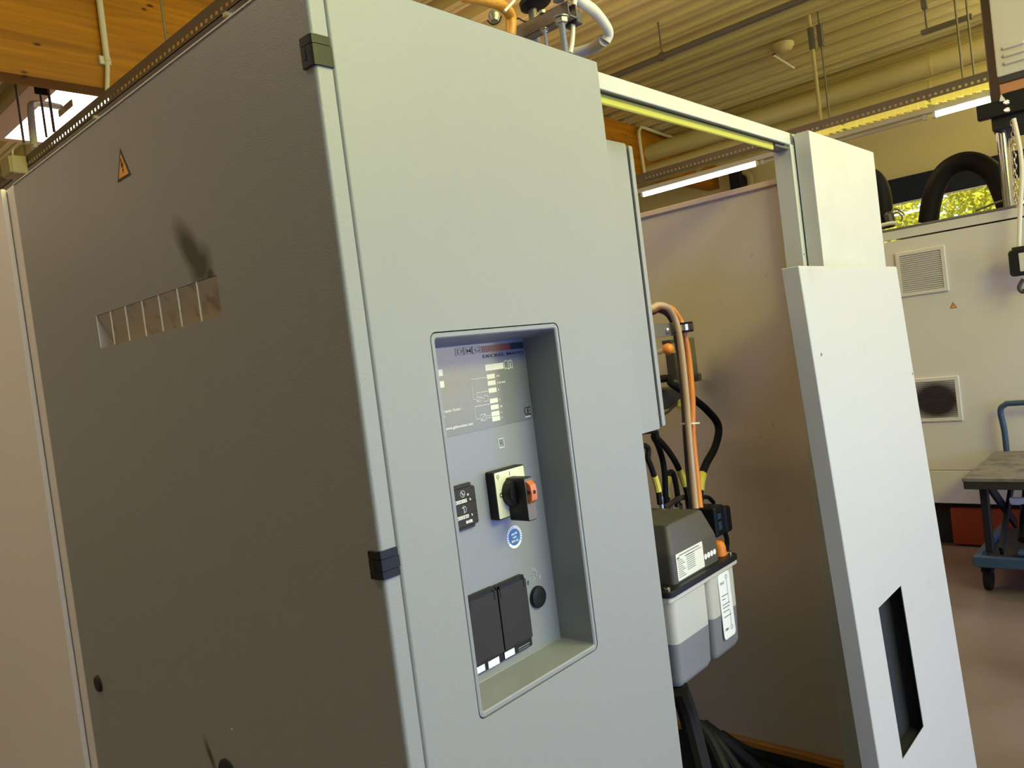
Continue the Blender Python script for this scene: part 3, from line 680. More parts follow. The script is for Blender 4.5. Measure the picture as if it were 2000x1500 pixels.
for dx in (-.003, 0, .003): strip(bm, [(.3848+dx, y, 1.2735), (.3848+dx, y, 1.2755)], .0004)
strip(bm, [(.4010, y, 1.2590), (.4010, y, 1.2525)], .0006); strip(bm, [(.3680+.0018*math.cos(a), y, 1.2545+.0032*math.sin(a)) for a in [2*math.pi*k/12 for k in range(12)]], .0008, True)
put('lamp_symbol', bm, 'white', cab)

# ------------------------------------------------------------------ neighbouring beige cabinet (left edge)
sc = thing('side_cabinet', 'beige cabinet standing flush beside the dark grey cabinet side', 'cabinet', (0, 1.22, 0))
put('carcass', box(B(), (.003, 1.2205, .12), (.66, 2.6, 2.2065), .003), 'side_beige', sc)
put('door', box(B(), (-.011, 1.268, .14), (.002, 2.55, 2.2060), .004, seg=2), 'side_beige', sc)
put('plinth', box(B(), (.02, 1.23, 0), (.64, 2.59, .12)), 'black_matt', sc)

# ------------------------------------------------------------------ fittings on the cabinet roof
ch = thing('support_rail', 'grey-brown steel channel carrying bolts on the cabinet roof', 'rail', (.62, .05, 2.20))
K = [(0.6247, 0.0177, 2.3), (0.6383, 0.139, 2.3)]
kx = (K[0][0]+K[1][0])/2; y0, y1 = max(K[0][1], .012), K[1][1]
kz = 2.30; h = .0135
bm = B(); box(bm, (kx-h, y0, kz-h), (kx-h+.002, y1+.25, kz+h)); box(bm, (kx-h, y0, kz-h), (kx+h, y1+.25, kz-h+.002)); box(bm, (kx-h, y0, kz+h-.002), (kx-h+.008, y1+.25, kz+h)); box(bm, (kx+h-.008, y0, kz+h-.002), (kx+h, y1+.25, kz+h)); box(bm, (kx+h-.002, y0, kz-h), (kx+h, y1+.25, kz+h))
put('channel', bm, 'bracket', ch)
put('end_clamp', box(B(), (kx+h+.001, y0+.002, kz-.020), (kx+h+.020, y0+.035, kz+.006), .002), 'grey_box', ch)
put('rear_foot', box(B(), (kx-.012, y1+.20, 2.2026), (kx+.012, y1+.23, kz-h), .002), 'bracket', ch)
def rod_bolt(c, r, label):
    t = thing('threaded_rod', label, 'bolt', (c[0], c[1], 2.2), 'threaded rods under the roof rail')
    prof = []; z = 2.2028
    while z < c[2]+.004: prof += [(z-2.2028, r), (z-2.2028+.0009, r*.86)]; z += .0018
    put('rod', lathe(B(), (c[0], c[1], 2.2028), (0, 0, 1), prof, 14), 'zinc', t)
    put('nut', lathe(B(), (c[0], c[1], c[2]), (0, 0, 1), [(0, r*1.65), (.001, r*1.85), (r*1.4, r*1.85), (r*1.4+.001, r*1.65)], 6), 'zinc', t)
    put('washer', lathe(B(), (c[0], c[1], c[2]+r*1.4+.0012), (0, 0, 1), [(0, r*2.3), (.0012, r*2.3)], 24), 'zinc', t)
    put('upper_nut', lathe(B(), (c[0], c[1], kz+h+.001), (0, 0, 1), [(0, r*1.8), (r*1.5, r*1.8)], 6), 'zinc', t)
B1 = [(0.6067, 0.0293, 2.272)][0]; B2 = [(0.6204, 0.0819, 2.277)][0]
rod_bolt(B1, .0066, 'thick threaded rod with bright hex nut under the roof rail'); rod_bolt(B2, .0036, 'thin threaded rod with small nut, further back under the roof rail')
tag(put('white_cable', tube(B(), [(0.6299, 0.034, 2.222), (0.6422, 0.034, 2.25), (0.651, 0.034, 2.285), (0.6507, 0.034, 2.3), (0.6641, 0.034, 2.325), (0.6724, 0.034, 2.349)], .0046, 10), 'white_hose'), 'slim white cable rising beside the thick threaded rod', 'cable')
tag(put('cream_conduit', tube(B(), [(0.7411, 0.1, 2.4), (0.7832, 0.1, 2.387), (0.8467, 0.11, 2.385), (0.8992, 0.12, 2.371), (0.9253, 0.13, 2.36), (0.9245, 0.14, 2.347)], .0122, 16), 'white_hose'), 'thick cream conduit bending over beside the roof rail', 'conduit')
tag(put('grey_conduit', tube(B(), [(0.9205, 0.14, 2.348), (0.9398, 0.19, 2.351), (0.9146, 0.24, 2.348)], .0132, 14), 'grey_hose'), 'greyish conduit end running back below the cream bend', 'conduit')
tag(put('braided_hose', tube(B(), [(0.4395, 0.12, 2.318), (0.5023, 0.12, 2.326), (0.5647, 0.13, 2.332), (0.5932, 0.14, 2.321), (0.5844, 0.14, 2.282)], .0112, 16), 'braid'), 'amber braided hose drooping onto the cabinet roof', 'hose')
tag(put('strap_cable', tube(B(), [(0.5265, 0.1, 2.303), (0.558, 0.1, 2.33), (0.575, 0.1, 2.349)], .0028, 8), 'white_hose'), 'short pale cable crossing the amber braided hose', 'cable')
G0 = [(0.7842, 0.22, 2.442)][0]
t = thing('filter_bowl', 'round black-ringed bowl above the roof rail', 'filter', G0)
put('bowl', lathe(B(), Vector(G0)+Vector((0, 0, .03)), (.05, -.2, -1), [(0, .030), (.04, .030), (.046, .026)], 28), 'grey_box', t)
put('ring', lathe(B(), Vector(G0)+Vector((0, 0, -.008)), (.05, -.2, -1), [(-.006, .030), (-.003, .036), (.007, .036), (.010, .030), (.013, .018)], 28), 'black', t)
put('stem', cyl(B(), (G0[0], G0[1]+.01, 2.2027), (G0[0], G0[1]+.01, G0[2]), .010, 12), 'bracket', t)
t = thing('grey_clip', 'small grey clip with black cable tie under the amber hose', 'clip', [(0.6407, 0.22, 2.358)][0])
put('clip_body', lathe(B(), [(0.6369, 0.22, 2.355)][0], (.3, .2, 1), [(0, .008), (.014, .013), (.024, .010)], 14), 'steel', t)
put('cable_tie', tube(B(), [(0.5911, 0.2, 2.339), (0.6055, 0.2, 2.334), (0.6258, 0.2, 2.343), (0.6365, 0.2, 2.358)], .0016, 6), 'rubber', t)
tag(put('cable_tie', tube(B(), [(0.6271, 0.16, 2.332), (0.6412, 0.16, 2.34), (0.657, 0.16, 2.338), (0.6736, 0.16, 2.34)], .0016, 6), 'rubber'), 'black cable tie between the amber hose and the rail', 'cable tie')

# ------------------------------------------------------------------ terminal box on the right side of the cabinet
tb = thing('terminal_box', 'tall slim grey box behind the grey door, black gasket edge', 'enclosure', (.75, .12, 1.4))
Q = [(0.9264, 0.12, 2.106), (0.9614, 0.12, 2.109), (0.9084, 0.12, 1.45)]
bx = (Q[0][0]); zt = Q[0][2]; zb = Q[2][2]
bm = B(); loft(bm, [(rr(.675, bx, zb-.004, zt, .006, 4), .12), (rr(.675, bx, zb-.004, zt, .006, 4), .42)], True, True); put('body', bm, 'grey', tb)
put('gasket', box(B(), (bx, .124, zb+.004), (bx+.009, .416, zt-.010)), 'black_matt', tb)
put('lid', box(B(), (bx+.009, .118, zb-.001), (bx+.026, .422, zt-.002), .004, seg=2), 'grey', tb)
put('mounting_lug', box(B(), (.70, .2, zb-.035), (.80, .24, zb-.004), .004), 'bracket', tb)

# ------------------------------------------------------------------ machine enclosure: frame, inner wall, upper panel
en = thing('machine_enclosure', 'open white sheet-metal machine enclosure right of the grey cabinet', 'machine', (1.2, .04, 0))
put('top_rail', box(B(), (.68, .04, 2.1715), (1.7200, .086, 2.2078), .002), 'cream', en)
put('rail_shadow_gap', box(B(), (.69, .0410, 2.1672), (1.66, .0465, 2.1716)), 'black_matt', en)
put('glow_strip', box(B(), (.69, .0520, 2.1490), (1.60, .0600, 2.1716), .0025), 'rail_glow', en)  # strip added to carry the painted glow under the rail
put('corner_gusset', box(B(), (1.60, .0470, 2.1600), (1.70, .085, 2.1714)), 'bracket', en)
put('post', box(B(), (1.6950, .04, .02), (1.7500, .095, 2.2078), .002), 'cream', en)
up_ = put('upper_panel', box(B(), (1.715, -.010, 1.20), (2.303, .036, 2.2035), .0025, seg=2), 'cream', en)
put('chip', lathe(B(), (1.7015, .0398, 1.848), (0, -1, 0), [(0, .0032), (.0006, .0032)], 10), 'bracket', en)
iw = B(); box(iw, (1.722, .096, .27), (1.74, 1.6, 2.072)); put('inner_wall', iw, 'inner', en)
put('wall_top_lip', box(B(), (1.712, .096, 2.072), (1.742, 1.6, 2.0895), .002), 'pink_lip', en)
put('wall_foot_lip', box(B(), (1.700, .096, .262), (1.722, 1.6, .285), .003), 'rust_lip', en)
put('base_pan', box(B(), (.69, .06, .02), (1.72, 1.6, .09)), 'black_matt', en)
put('rear_wall', box(B(), (.69, 1.6, .02), (1.74, 1.62, 2.07)), 'inner', en)
put('machine_body', box(B(), (1.76, .10, .02), (2.30, 1.6, 2.0)), 'grey_box', en)
# leaning cover panel with cut-out
lp_y = lambda z: -.080 - (1.79-z)*.0455
bm = B()
HP = [[(1.51, -0.112, 0.8574), (1.709, -0.112, 0.863)], [(1.519, -0.126, 0.4436), (1.731, -0.126, 0.4504)]]
hx0 = (HP[0][0][0]+HP[1][0][0])/2; hx1 = (HP[0][1][0]+HP[1][1][0])/2; hz1 = (HP[0][0][2]+HP[0][1][2])/2; hz0 = (HP[1][0][2]+HP[1][1][2])/2
to = lambda p, d: (p[0], lp_y(p[1])+d, p[1])
PX0, PX1, PZ0, PZ1 = 1.346, 2.170, .012, 1.792
loft(bm, [(rr(hx0, hx1, hz0, hz1, .0008, 2), .002), (rr(hx0, hx1, hz0, hz1, .0008, 2), 0), (rr(PX0+.002, PX1-.002, PZ0+.002, PZ1-.002, .002, 2), 0), (rr(PX0, PX1, PZ0, PZ1, .002, 2), .002), (rr(PX0, PX1, PZ0, PZ1, .002, 2), .045), (rr(PX0+.012, PX1-.012, PZ0+.012, PZ1-.012, .002, 2), .045)], to=to)
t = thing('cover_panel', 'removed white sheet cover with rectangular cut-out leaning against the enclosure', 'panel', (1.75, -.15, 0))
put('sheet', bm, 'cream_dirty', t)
bm = B(); loft(bm, [(rr(hx0-.004, hx1+.004, hz0-.004, hz1+.004, .001, 2), .003), (rr(hx0-.02, hx1+.02, hz0-.02, hz1+.02, .001, 2), .010), (rr(hx0-.02, hx1+.02, hz0-.02, hz1+.02, .001, 2), .043)], False, True, to=to); put('cutout_shade', bm, 'black_matt', t)  # black sheet stands in for the shade seen through the cut-out
put('cutout_inner_edge', box(B(), (hx0, lp_y(hz1-.03)+.035, hz1-.034), (hx1, lp_y(hz1-.03)+.040, hz1-.031)), 'bracket', t)
put('paint_chip', lathe(B(), (1.4000, lp_y(1.56)-.0001, 1.560), (0, -1, 0), [(0, .0045), (.0006, .0045)], 10), 'bracket', t)
put('paint_chip', lathe(B(), (2.155, lp_y(1.435)-.0001, 1.435), (0, -1, 0), [(0, .0040), (.0006, .0040)], 10), 'bracket', t)

# ------------------------------------------------------------------ lubrication pump with reservoir
lu = thing('lubrication_pump', 'black lubrication pump on a translucent half-filled reservoir', 'pump', (1.07, .24, .82))
bm = B()
loft(bm, [(rr(.955, 1.185, .15, .36, .012), 1.064), (rr(.955, 1.185, .15, .36, .012), 1.130), (rr(.958, 1.180, .152, .358, .012), 1.142), (rr(.980, 1.159, .168, .345, .010), 1.198), (rr(.984, 1.155, .172, .342, .010), 1.201)], True, True, TZ); put('housing', bm, 'pump', lu)
bm = B(); loft(bm, [(rr(.900, 1.256, .130, .380, .018), 1.050), (rr(.900, 1.256, .130, .380, .018), 1.062), (rr(.902, 1.254, .132, .378, .017), 1.064)], True, True, TZ); put('flange', bm, 'black', lu)
put('mounting_plate', box(B(), (.666, .382, 1.00), (1.24, .392, 1.20), .002), 'bracket', lu)
for x, y in ((.920, .150), (1.238, .150)): put('screw', lathe(B(), (x, y, 1.064), (0, 0, 1), [(0, .0085), (.005, .0085), (.007, .006)], 12), 'chrome', lu)
bm = B()
for (xa, xb) in ((.920, 1.092), (1.102, 1.246)):
    loft(bm, [(rr(xa+.0012, xb-.0010, .1434, .3646, .018), .930), (rr(xa, xb, .142, .366, .018), 1.046)], True, True, TZ)
rs = put('reservoir', bm, 'tank', lu)
bm = B()
for (xa, xb) in ((.920, 1.092), (1.102, 1.246)):
    loft(bm, [(rr(xa+.010, xb-.010, .155, .355, .016), .824), (rr(xa+.004, xb-.003, .148, .362, .018), .838), (rr(xa+.0012, xb-.0010, .1434, .3646, .018), .930)], True, True, TZ)
put('oil_filled_base', bm, 'tank_oil', rs, label='grey oil filled lower half')
put('rim', box(B(), (.905, .136, 1.034), (1.252, .375, 1.050), .004), 'tank', lu)
bm = B(); loft(bm, [(rr(1.145, 1.207, .863, 1.032, .010), .1420), (rr(1.145, 1.207, .863, 1.032, .010), .1402)], True, True); ll = put('level_label', bm, 'label_white', lu)
bm = B(); y = .1397
textmesh(bm, 'MAX', .0100, 1.153, y, 1.004); textmesh(bm, 'MIN', .0100, 1.153, y, .884)
strip(bm, ringpts(1.188, 1.018, .005, 12, y), .0006, True); strip(bm, [(1.188, y, 1.012), (1.188, y, .950)], .0006); strip(bm, ringpts(1.188, .886, .005, 12, y), .0006, True); strip(bm, [(1.188, y, .892), (1.188, y, .930)], .0006)
for z, a in ((.975, .030), (.966, .016), (.952, .036), (.944, .034), (.934, .030), (.920, .038)):
    strip(bm, [(1.155, y, z), (1.155+a, y, z-.001)], .0011)
put('label_print', bm, 'print_grey', ll)
bm = B(); loft(bm, [(rr(.974, 1.105, 1.068, 1.133, .002, 3), .1504), (rr(.974, 1.105, 1.068, 1.133, .002, 3), .1494)], True, True); pl = put('type_label', bm, 'label', lu)
bm = B(); y = .1490
for k in range(9):
    z = 1.116-k*.0050; strip(bm, [(.980, y, z), (1.000+.006*((k*7) % 3), y, z)], .0008)
    if k < 8: strip(bm, [(1.022, y, z+.003), (1.060+.008*((k*5) % 5), y, z+.003)], .0008)
strip(bm, [(.990, y, 1.127), (1.085, y, 1.127)], .0012); strip(bm, [(1.015, y, 1.120), (1.095, y, 1.120)], .0008); strip(bm, [(.980, y, 1.122), (.986, y, 1.122)], .0025)
put('label_print', bm, 'print_grey', pl)
for k in range(4): put('indicator_dot', lathe(B(), (1.114+k*.0158, .1500, 1.0905), (0, -1, 0), [(0, .0072), (.0010, .0072)], 18), 'label_white', lu)
put('filler_cap', lathe(B(), (1.221, .168, 1.064), (0, 0, 1), [(0, .018), (.022, .018), (.032, .015), (.038, .008)], 16), 'orange', lu)
# connector block behind the pump
cb = thing('connector_block', 'black and blue plug connector behind the pump housing', 'connector', (1.26, .2, 1.1))
q = [(1.317, 0.24, 1.166), (1.353, 0.24, 1.102), (1.346, 0.24, 1.17), (1.391, 0.24, 1.089)]
bm = B(); box(bm, (q[0][0], .22, q[1][2]-.02), (q[1][0]+.02, .30, q[0][2]), .005); put('housing', bm, 'black', cb)
bm = B(); box(bm, (q[0][0]+.006, .217, q[1][2]), (q[0][0]+.026, .222, q[1][2]+.022)); box(bm, (q[0][0]+.006, .217, q[1][2]+.03), (q[0][0]+.026, .222, q[1][2]+.045)); put('blue_insert', bm, 'blue', cb)
bm = B(); box(bm, (q[1][0]+.024, .22, q[1][2]-.022), (q[1][0]+.058, .29, q[0][2]-.012), .005); put('plug', bm, 'black', cb)
put('cable', tube(B(), [(1.366, 0.23, 1.107), (1.378, 0.23, 1.082), (1.385, 0.23, 1.058), (1.375, 0.23, 1.031), (1.356, 0.23, 1.017)], .007, 8), 'rubber', cb)
put('top_cable', tube(B(), [(1.33, 0.27, 1.173), (1.346, 0.27, 1.188), (1.381, 0.27, 1.181), (1.407, 0.27, 1.16)], .006, 8), 'rubber', cb)

# ------------------------------------------------------------------ hose bundle and black hoses
tag(put('orange_hose', tube(B(), [(.968, 0.260, 1.60), (.966, 0.260, 1.72)] + [(1.173, 0.26, 1.732), (1.227, 0.26, 1.74), (1.284, 0.26, 1.73), (1.321, 0.26, 1.697), (1.318, 0.25, 1.661), (1.327, 0.25, 1.589), (1.302, 0.24, 1.475), (1.281, 0.24, 1.378), (1.258, 0.23, 1.254), (1.238, 0.22, 1.185)], .0088, 12), 'hose_orange'), 'bright orange hose arching down from behind the box to the pump', 'hose')
tag(put('clear_hose', tube(B(), [(.968, 0.235, 1.60), (.966, 0.235, 1.72)] + [(1.128, 0.235, 1.734), (1.17, 0.235, 1.742), (1.221, 0.235, 1.734), (1.251, 0.235, 1.703), (1.255, 0.23, 1.66), (1.249, 0.225, 1.593), (1.236, 0.22, 1.482), (1.218, 0.215, 1.387), (1.202, 0.21, 1.266), (1.181, 0.2, 1.196)], .0085, 12), 'hose_clear'), 'glossy amber hose bundled left of the bright orange hose', 'hose')
tag(put('dark_hose', tube(B(), [(.968, 0.281, 1.60), (.966, 0.281, 1.72)] + [(1.195, 0.281, 1.725), (1.244, 0.281, 1.732), (1.295, 0.281, 1.718), (1.321, 0.281, 1.685), (1.324, 0.28, 1.647), (1.329, 0.28, 1.584), (1.315, 0.275, 1.476), (1.294, 0.27, 1.377), (1.267, 0.26, 1.252), (1.248, 0.25, 1.179)], .0080, 12), 'hose_dark'), 'dark brown hose at the back left of the orange bundle', 'hose')
cl = thing('hose_clamp', 'metal P-clamp with rubber lining round the orange hose bundle', 'clamp', [(1.252, 0.22, 1.676)][0])
ca, cb_ = [(1.269, 0.245, 1.682), (1.32, 0.245, 1.669)]
mid = (Vector(ca)+Vector(cb_))/2
bm = B(); loft(bm, [(rr(mid.x-.027, mid.x+.027, .214, .282, .02), mid.z-.008), (rr(mid.x-.029, mid.x+.029, .212, .284, .02), mid.z-.008), (rr(mid.x-.029, mid.x+.029, .212, .284, .02), mid.z+.008), (rr(mid.x-.027, mid.x+.027, .214, .282, .02), mid.z+.008)], True, True, TZ); put('band', bm, 'chrome', cl)
bm = B(); loft(bm, [(rr(mid.x-.026, mid.x+.026, .215, .281, .02), mid.z-.014), (rr(mid.x-.0275, mid.x+.0275, .2135, .2825, .02), mid.z-.014), (rr(mid.x-.0275, mid.x+.0275, .2135, .2825, .02), mid.z+.014), (rr(mid.x-.026, mid.x+.026, .215, .281, .02), mid.z+.014)], True, True, TZ); put('rubber_lining', bm, 'rubber', cl)
q = [(1.161, 0.25, 1.684), (1.274, 0.25, 1.689), (1.267, 0.25, 1.657), (1.167, 0.25, 1.654)]
br = thing('holding_bracket', 'dark flat bracket with one screw holding the hose clamp', 'bracket', q[0])
bm = B(); box(bm, (bx+.03, .25, q[2][2]), (q[1][0], .256, q[1][2]+.004), .001); box(bm, (q[1][0]-.005, .235, q[2][2]), (q[1][0], .256, q[1][2]+.004)); put('plate', bm, 'bracket', br)
put('screw', lathe(B(), [(1.228, 0.249, 1.673)][0], (0, -1, 0), [(-.004, .008), (.004, .008), (.007, .005)], 14), 'chrome', br)
tag(put('cable_tie', lathe(B(), [(1.249, 0.23, 1.415)][0], (.1, 0, 1), [(-.002, .030), (.002, .030)], 16), 'white_hose'), 'thin white tie round the orange hose bundle half way down', 'cable tie')
# limit switch plate and knob on the inner wall
q = [(1.581, 0.42, 1.642), (1.668, 0.42, 1.645), (1.664, 0.42, 1.5), (1.588, 0.42, 1.503), (1.701, 0.42, 1.525)]
sw = thing('sensor_plate', 'grey-brown upright sensor plate behind the orange hoses', 'bracket', q[0])
bm = B(); box(bm, (q[0][0], .42, q[2][2]), (q[1][0]+.012, .426, q[1][2]), .001); box(bm, (q[0][0], .42, q[2][2]), (q[4][0], .45, q[4][2]), .002); put('plate', bm, 'bracket', sw)
bm = B(); q2 = [(1.494, 0.4, 1.646), (1.506, 0.4, 1.604), (1.531, 0.4, 1.521)]; box(bm, (q2[1][0], .40, q2[2][2]), (q2[2][0], .43, q2[1][2])); box(bm, (q2[0][0], .40, q2[0][2]-.012), (q[0][0]+.03, .43, q2[0][2])); put('channel', bm, 'grey_box', sw)
kn = [(1.408, 0.36, 1.62)][0]
t = thing('ball_knob', 'small round orange knob on a short stem beside the sensor plate', 'knob', kn)
bm = B(); bmesh.ops.create_uvsphere(bm, u_segments=18, v_segments=12, radius=.0175); bmesh.ops.translate(bm, verts=bm.verts[:], vec=kn); put('ball', bm, 'hose_orange', t)
put('stem', cyl(B(), kn, Vector(kn)+Vector((.03, .05, -.006)), .008, 10), 'white_hose', t)
q = [(1.409, 0.4, 1.5), (1.533, 0.4, 1.505), (1.536, 0.4, 1.436), (1.405, 0.4, 1.429)]
t = thing('valve_block', 'dark grey valve block half hidden behind the slim box', 'valve', q[0])
put('body', box(B(), (.95, .40, q[3][2]+.01), (q[1][0], .47, q[0][2]), .004), 'grey_box', t)
put('brass_fitting', lathe(B(), [(1.477, 0.38, 1.457)][0], (-.8, -.3, -.5), [(0, .007), (.014, .010), (.030, .010), (.034, .006)], 10), 'yellow_tag', t)
put('thin_tube', tube(B(), [(1.477, 0.38, 1.454), (1.441, 0.38, 1.448), (1.399, 0.38, 1.434), (1.359, 0.38, 1.428)], .004, 8), 'hose_dark', t)
def bhose(pts, r, label, tagspan=None):
    t = thing('black_hose', label, 'hose', pts[-1], 'black hoses behind the pump')
    put('hose', tube(B(), pts, r, 10), 'rubber', t)
    if tagspan:
        P = smoothpath(pts, 6); a = int(tagspan[0]*(len(P)-1)); b = int(tagspan[1]*(len(P)-1))
        put('yellow_sleeve', tube(B(), P[a:b+1], r*1.22, 10, 1), 'yellow_tag', t)
    return t
bhose([(.70, .46, 1.49), (.90, .45, 1.51)] + [(1.405, 0.4, 1.533), (1.405, 0.36, 1.516), (1.46, 0.34, 1.474), (1.522, 0.32, 1.421), (1.565, 0.31, 1.364), (1.512, 0.3, 1.309), (1.422, 0.29, 1.269), (1.359, 0.28, 1.226), (1.324, 0.27, 1.174)], .0115, 'thick black hose looping right of the orange bundle', (.86, .94))
bhose([(.668, 0.30, 1.43)] + [(1.135, 0.3, 1.414), (1.197, 0.3, 1.382), (1.258, 0.3, 1.325), (1.299, 0.3, 1.26), (1.318, 0.3, 1.204), (1.321, 0.3, 1.166)], .0085, 'black hose bending from under the box to behind the amber hose', (.62, .76))
bhose([(.668, 0.33, 1.43)] + [(1.175, 0.33, 1.409), (1.227, 0.33, 1.38), (1.253, 0.33, 1.327), (1.258, 0.33, 1.275), (1.25, 0.33, 1.218), (1.25, 0.33, 1.181)], .0085, 'black hose dropping behind the second yellow sleeve')
bhose([(.72, .28, 1.40)] + [(1.077, 0.28, 1.385), (1.107, 0.28, 1.341), (1.126, 0.28, 1.294), (1.136, 0.28, 1.257), (1.137, 0.28, 1.216)], .0075, 'black hose beside the door edge with the lowest yellow sleeve', (.60, .84))
bhose([(1.301, 0.36, 1.169), (1.311, 0.36, 1.227), (1.328, 0.36, 1.261), (1.351, 0.36, 1.258), (1.36, 0.36, 1.224), (1.361, 0.36, 1.178), (1.351, 0.36, 1.158)], .0080, 'short looped brown-black hose above the pump', (.10, .30))
t = thing('pipe_fittings', 'cluster of metal pipe fittings on top of the pump behind the housing', 'fittings', (1.1, .33, 1.2))
put('fitting', tube(B(), [(1.178, 0.3, 1.227), (1.174, 0.3, 1.186)], .0065, 10), 'chrome', t)
put('fitting', tube(B(), [(1.281, 0.34, 1.192), (1.279, 0.34, 1.16)], .010, 6), 'dark_steel', t)
put('fitting', tube(B(), [(1.321, 0.33, 1.177), (1.32, 0.33, 1.151)], .007, 10), 'chrome', t)
put('fitting', tube(B(), [(1.332, 0.31, 1.186), (1.332, 0.31, 1.152)], .009, 8), 'dark_steel', t)
put('elbow', tube(B(), [(1.216, 0.32, 1.187), (1.249, 0.32, 1.189), (1.29, 0.32, 1.194), (1.342, 0.32, 1.191)], .008, 10), 'hose_dark', t)
put('manifold', box(B(), (1.02, .37, 1.201), (1.20, .42, 1.235), .006), 'hose_dark', t)

# black cables in the base
cs = [([(0.9342, 0.16, 0.8191), (0.9617, 0.16, 0.7385), (0.9326, 0.12, 0.6115)], .024, 'thick black cable hanging beside the grey door edge'), ([(1.118, 0.25, 0.6379), (1.109, 0.2, 0.6055), (1.072, 0.14, 0.5375)], .018, 'black cable in the base, left of the rope-like one'), ([(1.23, 0.3, 0.5706), (1.217, 0.24, 0.5365), (1.221, 0.18, 0.4537)], .017, 'black cable in the base, middle of the bundle'), ([(1.322, 0.34, 0.5211), (1.319, 0.27, 0.4857), (1.403, 0.2, 0.3585)], .016, 'black cable in the base, curving towards the post'), ([(1.418, 0.34, 0.4539), (1.481, 0.28, 0.3811), (1.64, 0.2, 0.2583)], .009, 'thin black cable in the base nearest the rusty lip')]
for pts, r, lab in cs:
    tag(put('black_cable', tube(B(), pts, r, 10), 'rubber'), lab, 'cable', 'black cables in the enclosure base')

# ------------------------------------------------------------------ second machine in the background
X3 = 5.2
mc = thing('machine_housing', 'beige machine tool housing in the background with two vent grilles', 'machine', (X3, 0, 0))
put('body', box(B(), (X3+.006, -1.6, .30), (7.0, .95, 2.10)), 'beige', mc)
put('front_panel', box(B(), (X3, -1.6, .530), (X3+.012, .95, 2.120), .002), 'beige', mc)
put('kick_panel', box(B(), (X3, -1.6, .302), (X3+.012, .95, .522), .002), 'beige', mc)
put('top_band', box(B(), (X3-.002, -1.6, 2.130), (X3+.012, .95, 2.190), .002), 'beige', mc)
put('top_lip', box(B(), (X3-.006, -1.6, 2.190), (7.0, .95, 2.206), .003), 'bracket', mc)
put('base', box(B(), (X3+.10, -1.6, .0), (6.9, .93, .30)), 'black_matt', mc)
def vent(y0, y1, z0, z1, soot):
    bm = B(); loft(bm, [(rr(y0, y1, z0, z1, .006), X3), (rr(y0, y1, z0, z1, .006), X3-.012), (rr(y0+.004, y1-.004, z0+.004, z1-.004, .005), X3-.016), (rr(y0+.026, y1-.026, z0+.026, z1-.026, .004), X3-.016), (rr(y0+.028, y1-.028, z0+.028, z1-.028, .004), X3-.002)], False, True, TX)
    v = put('vent_grille', bm, 'beige', mc)
    n = 18; h = (z1-z0-.056)/n
    for k in range(n):
        z = z0+.028+h*(k+.5); bm = B(); box(bm, (X3-.014, y0+.028, z-h*.30), (X3-.003, y1-.028, z+h*.30), rot=Matrix.Rotation(R(-18), 3, 'Y')); put('slat', bm, 'sooty' if soot else 'beige', v, smooth=False)
sm_ = M['beige'].copy(); sm_.name = 'beige_with_soot'; M['sooty'] = sm_
t_ = sm_.node_tree; b_ = t_.nodes['Principled BSDF']; tc_ = t_.nodes.new('ShaderNodeTexCoord')
mp_ = t_.nodes.new('ShaderNodeMapping'); mp_.vector_type = 'TEXTURE'; mp_.inputs['Location'].default_value = (0, .60, 1.01); mp_.inputs['Scale'].default_value = (1, .20, .17)
g_ = t_.nodes.new('ShaderNodeTexGradient'); g_.gradient_type = 'SPHERICAL'; r_ = t_.nodes.new('ShaderNodeMapRange'); r_.inputs[1].default_value = 0; r_.inputs[2].default_value = .45
x_ = t_.nodes.new('ShaderNodeMix'); x_.data_type = 'RGBA'; x_.inputs[6].default_value = (.62, .58, .50, 1); x_.inputs[7].default_value = (.035, .022, .014, 1)
gm_ = t_.nodes.new('ShaderNodeNewGeometry'); vm_ = t_.nodes.new('ShaderNodeVectorMath'); vm_.operation = 'MULTIPLY'; vm_.inputs[1].default_value = (0, 1, 1)
t_.links.new(gm_.outputs['Position'], vm_.inputs[0]); mp_.inputs['Location'].default_value = (0, .60, 1.01)
t_.links.new(vm_.outputs[0], mp_.inputs[0]); t_.links.new(mp_.outputs[0], g_.inputs[0]); t_.links.new(g_.outputs['Fac'], r_.inputs[0]); t_.links.new(r_.outputs[0], x_.inputs[0]); t_.links.new(x_.outputs[2], b_.inputs['Base Color'])
vent(.450, .758, 1.731, 2.036, False); vent(.450, .758, .864, 1.166, True)
bm = B(); prism(bm, [(.459, 1.614), (.416, 1.614), (.4375, 1.654)], X3-.002, X3, TX); o = put('warning_sticker', bm, 'bracket', mc)
bm = B(); prism(bm, [(.452, 1.6175), (.423, 1.6175), (.4375, 1.645)], X3-.003, X3-.001, TX); put('yellow_field', bm, 'warning', o)
bm = B(); prism(bm, [(.4385, 1.638), (.4365, 1.638), (.4365, 1.628), (.4385, 1.628)], X3-.004, X3-.002, TX); put('mark', bm, 'print', o)
tag(put('drip_tray', box(B(), (X3+.03, -.45, .010), (X3+.098, .600, .262), .006), 'rust_orange'), 'dark orange-red tray standing under the beige machine', 'tray')
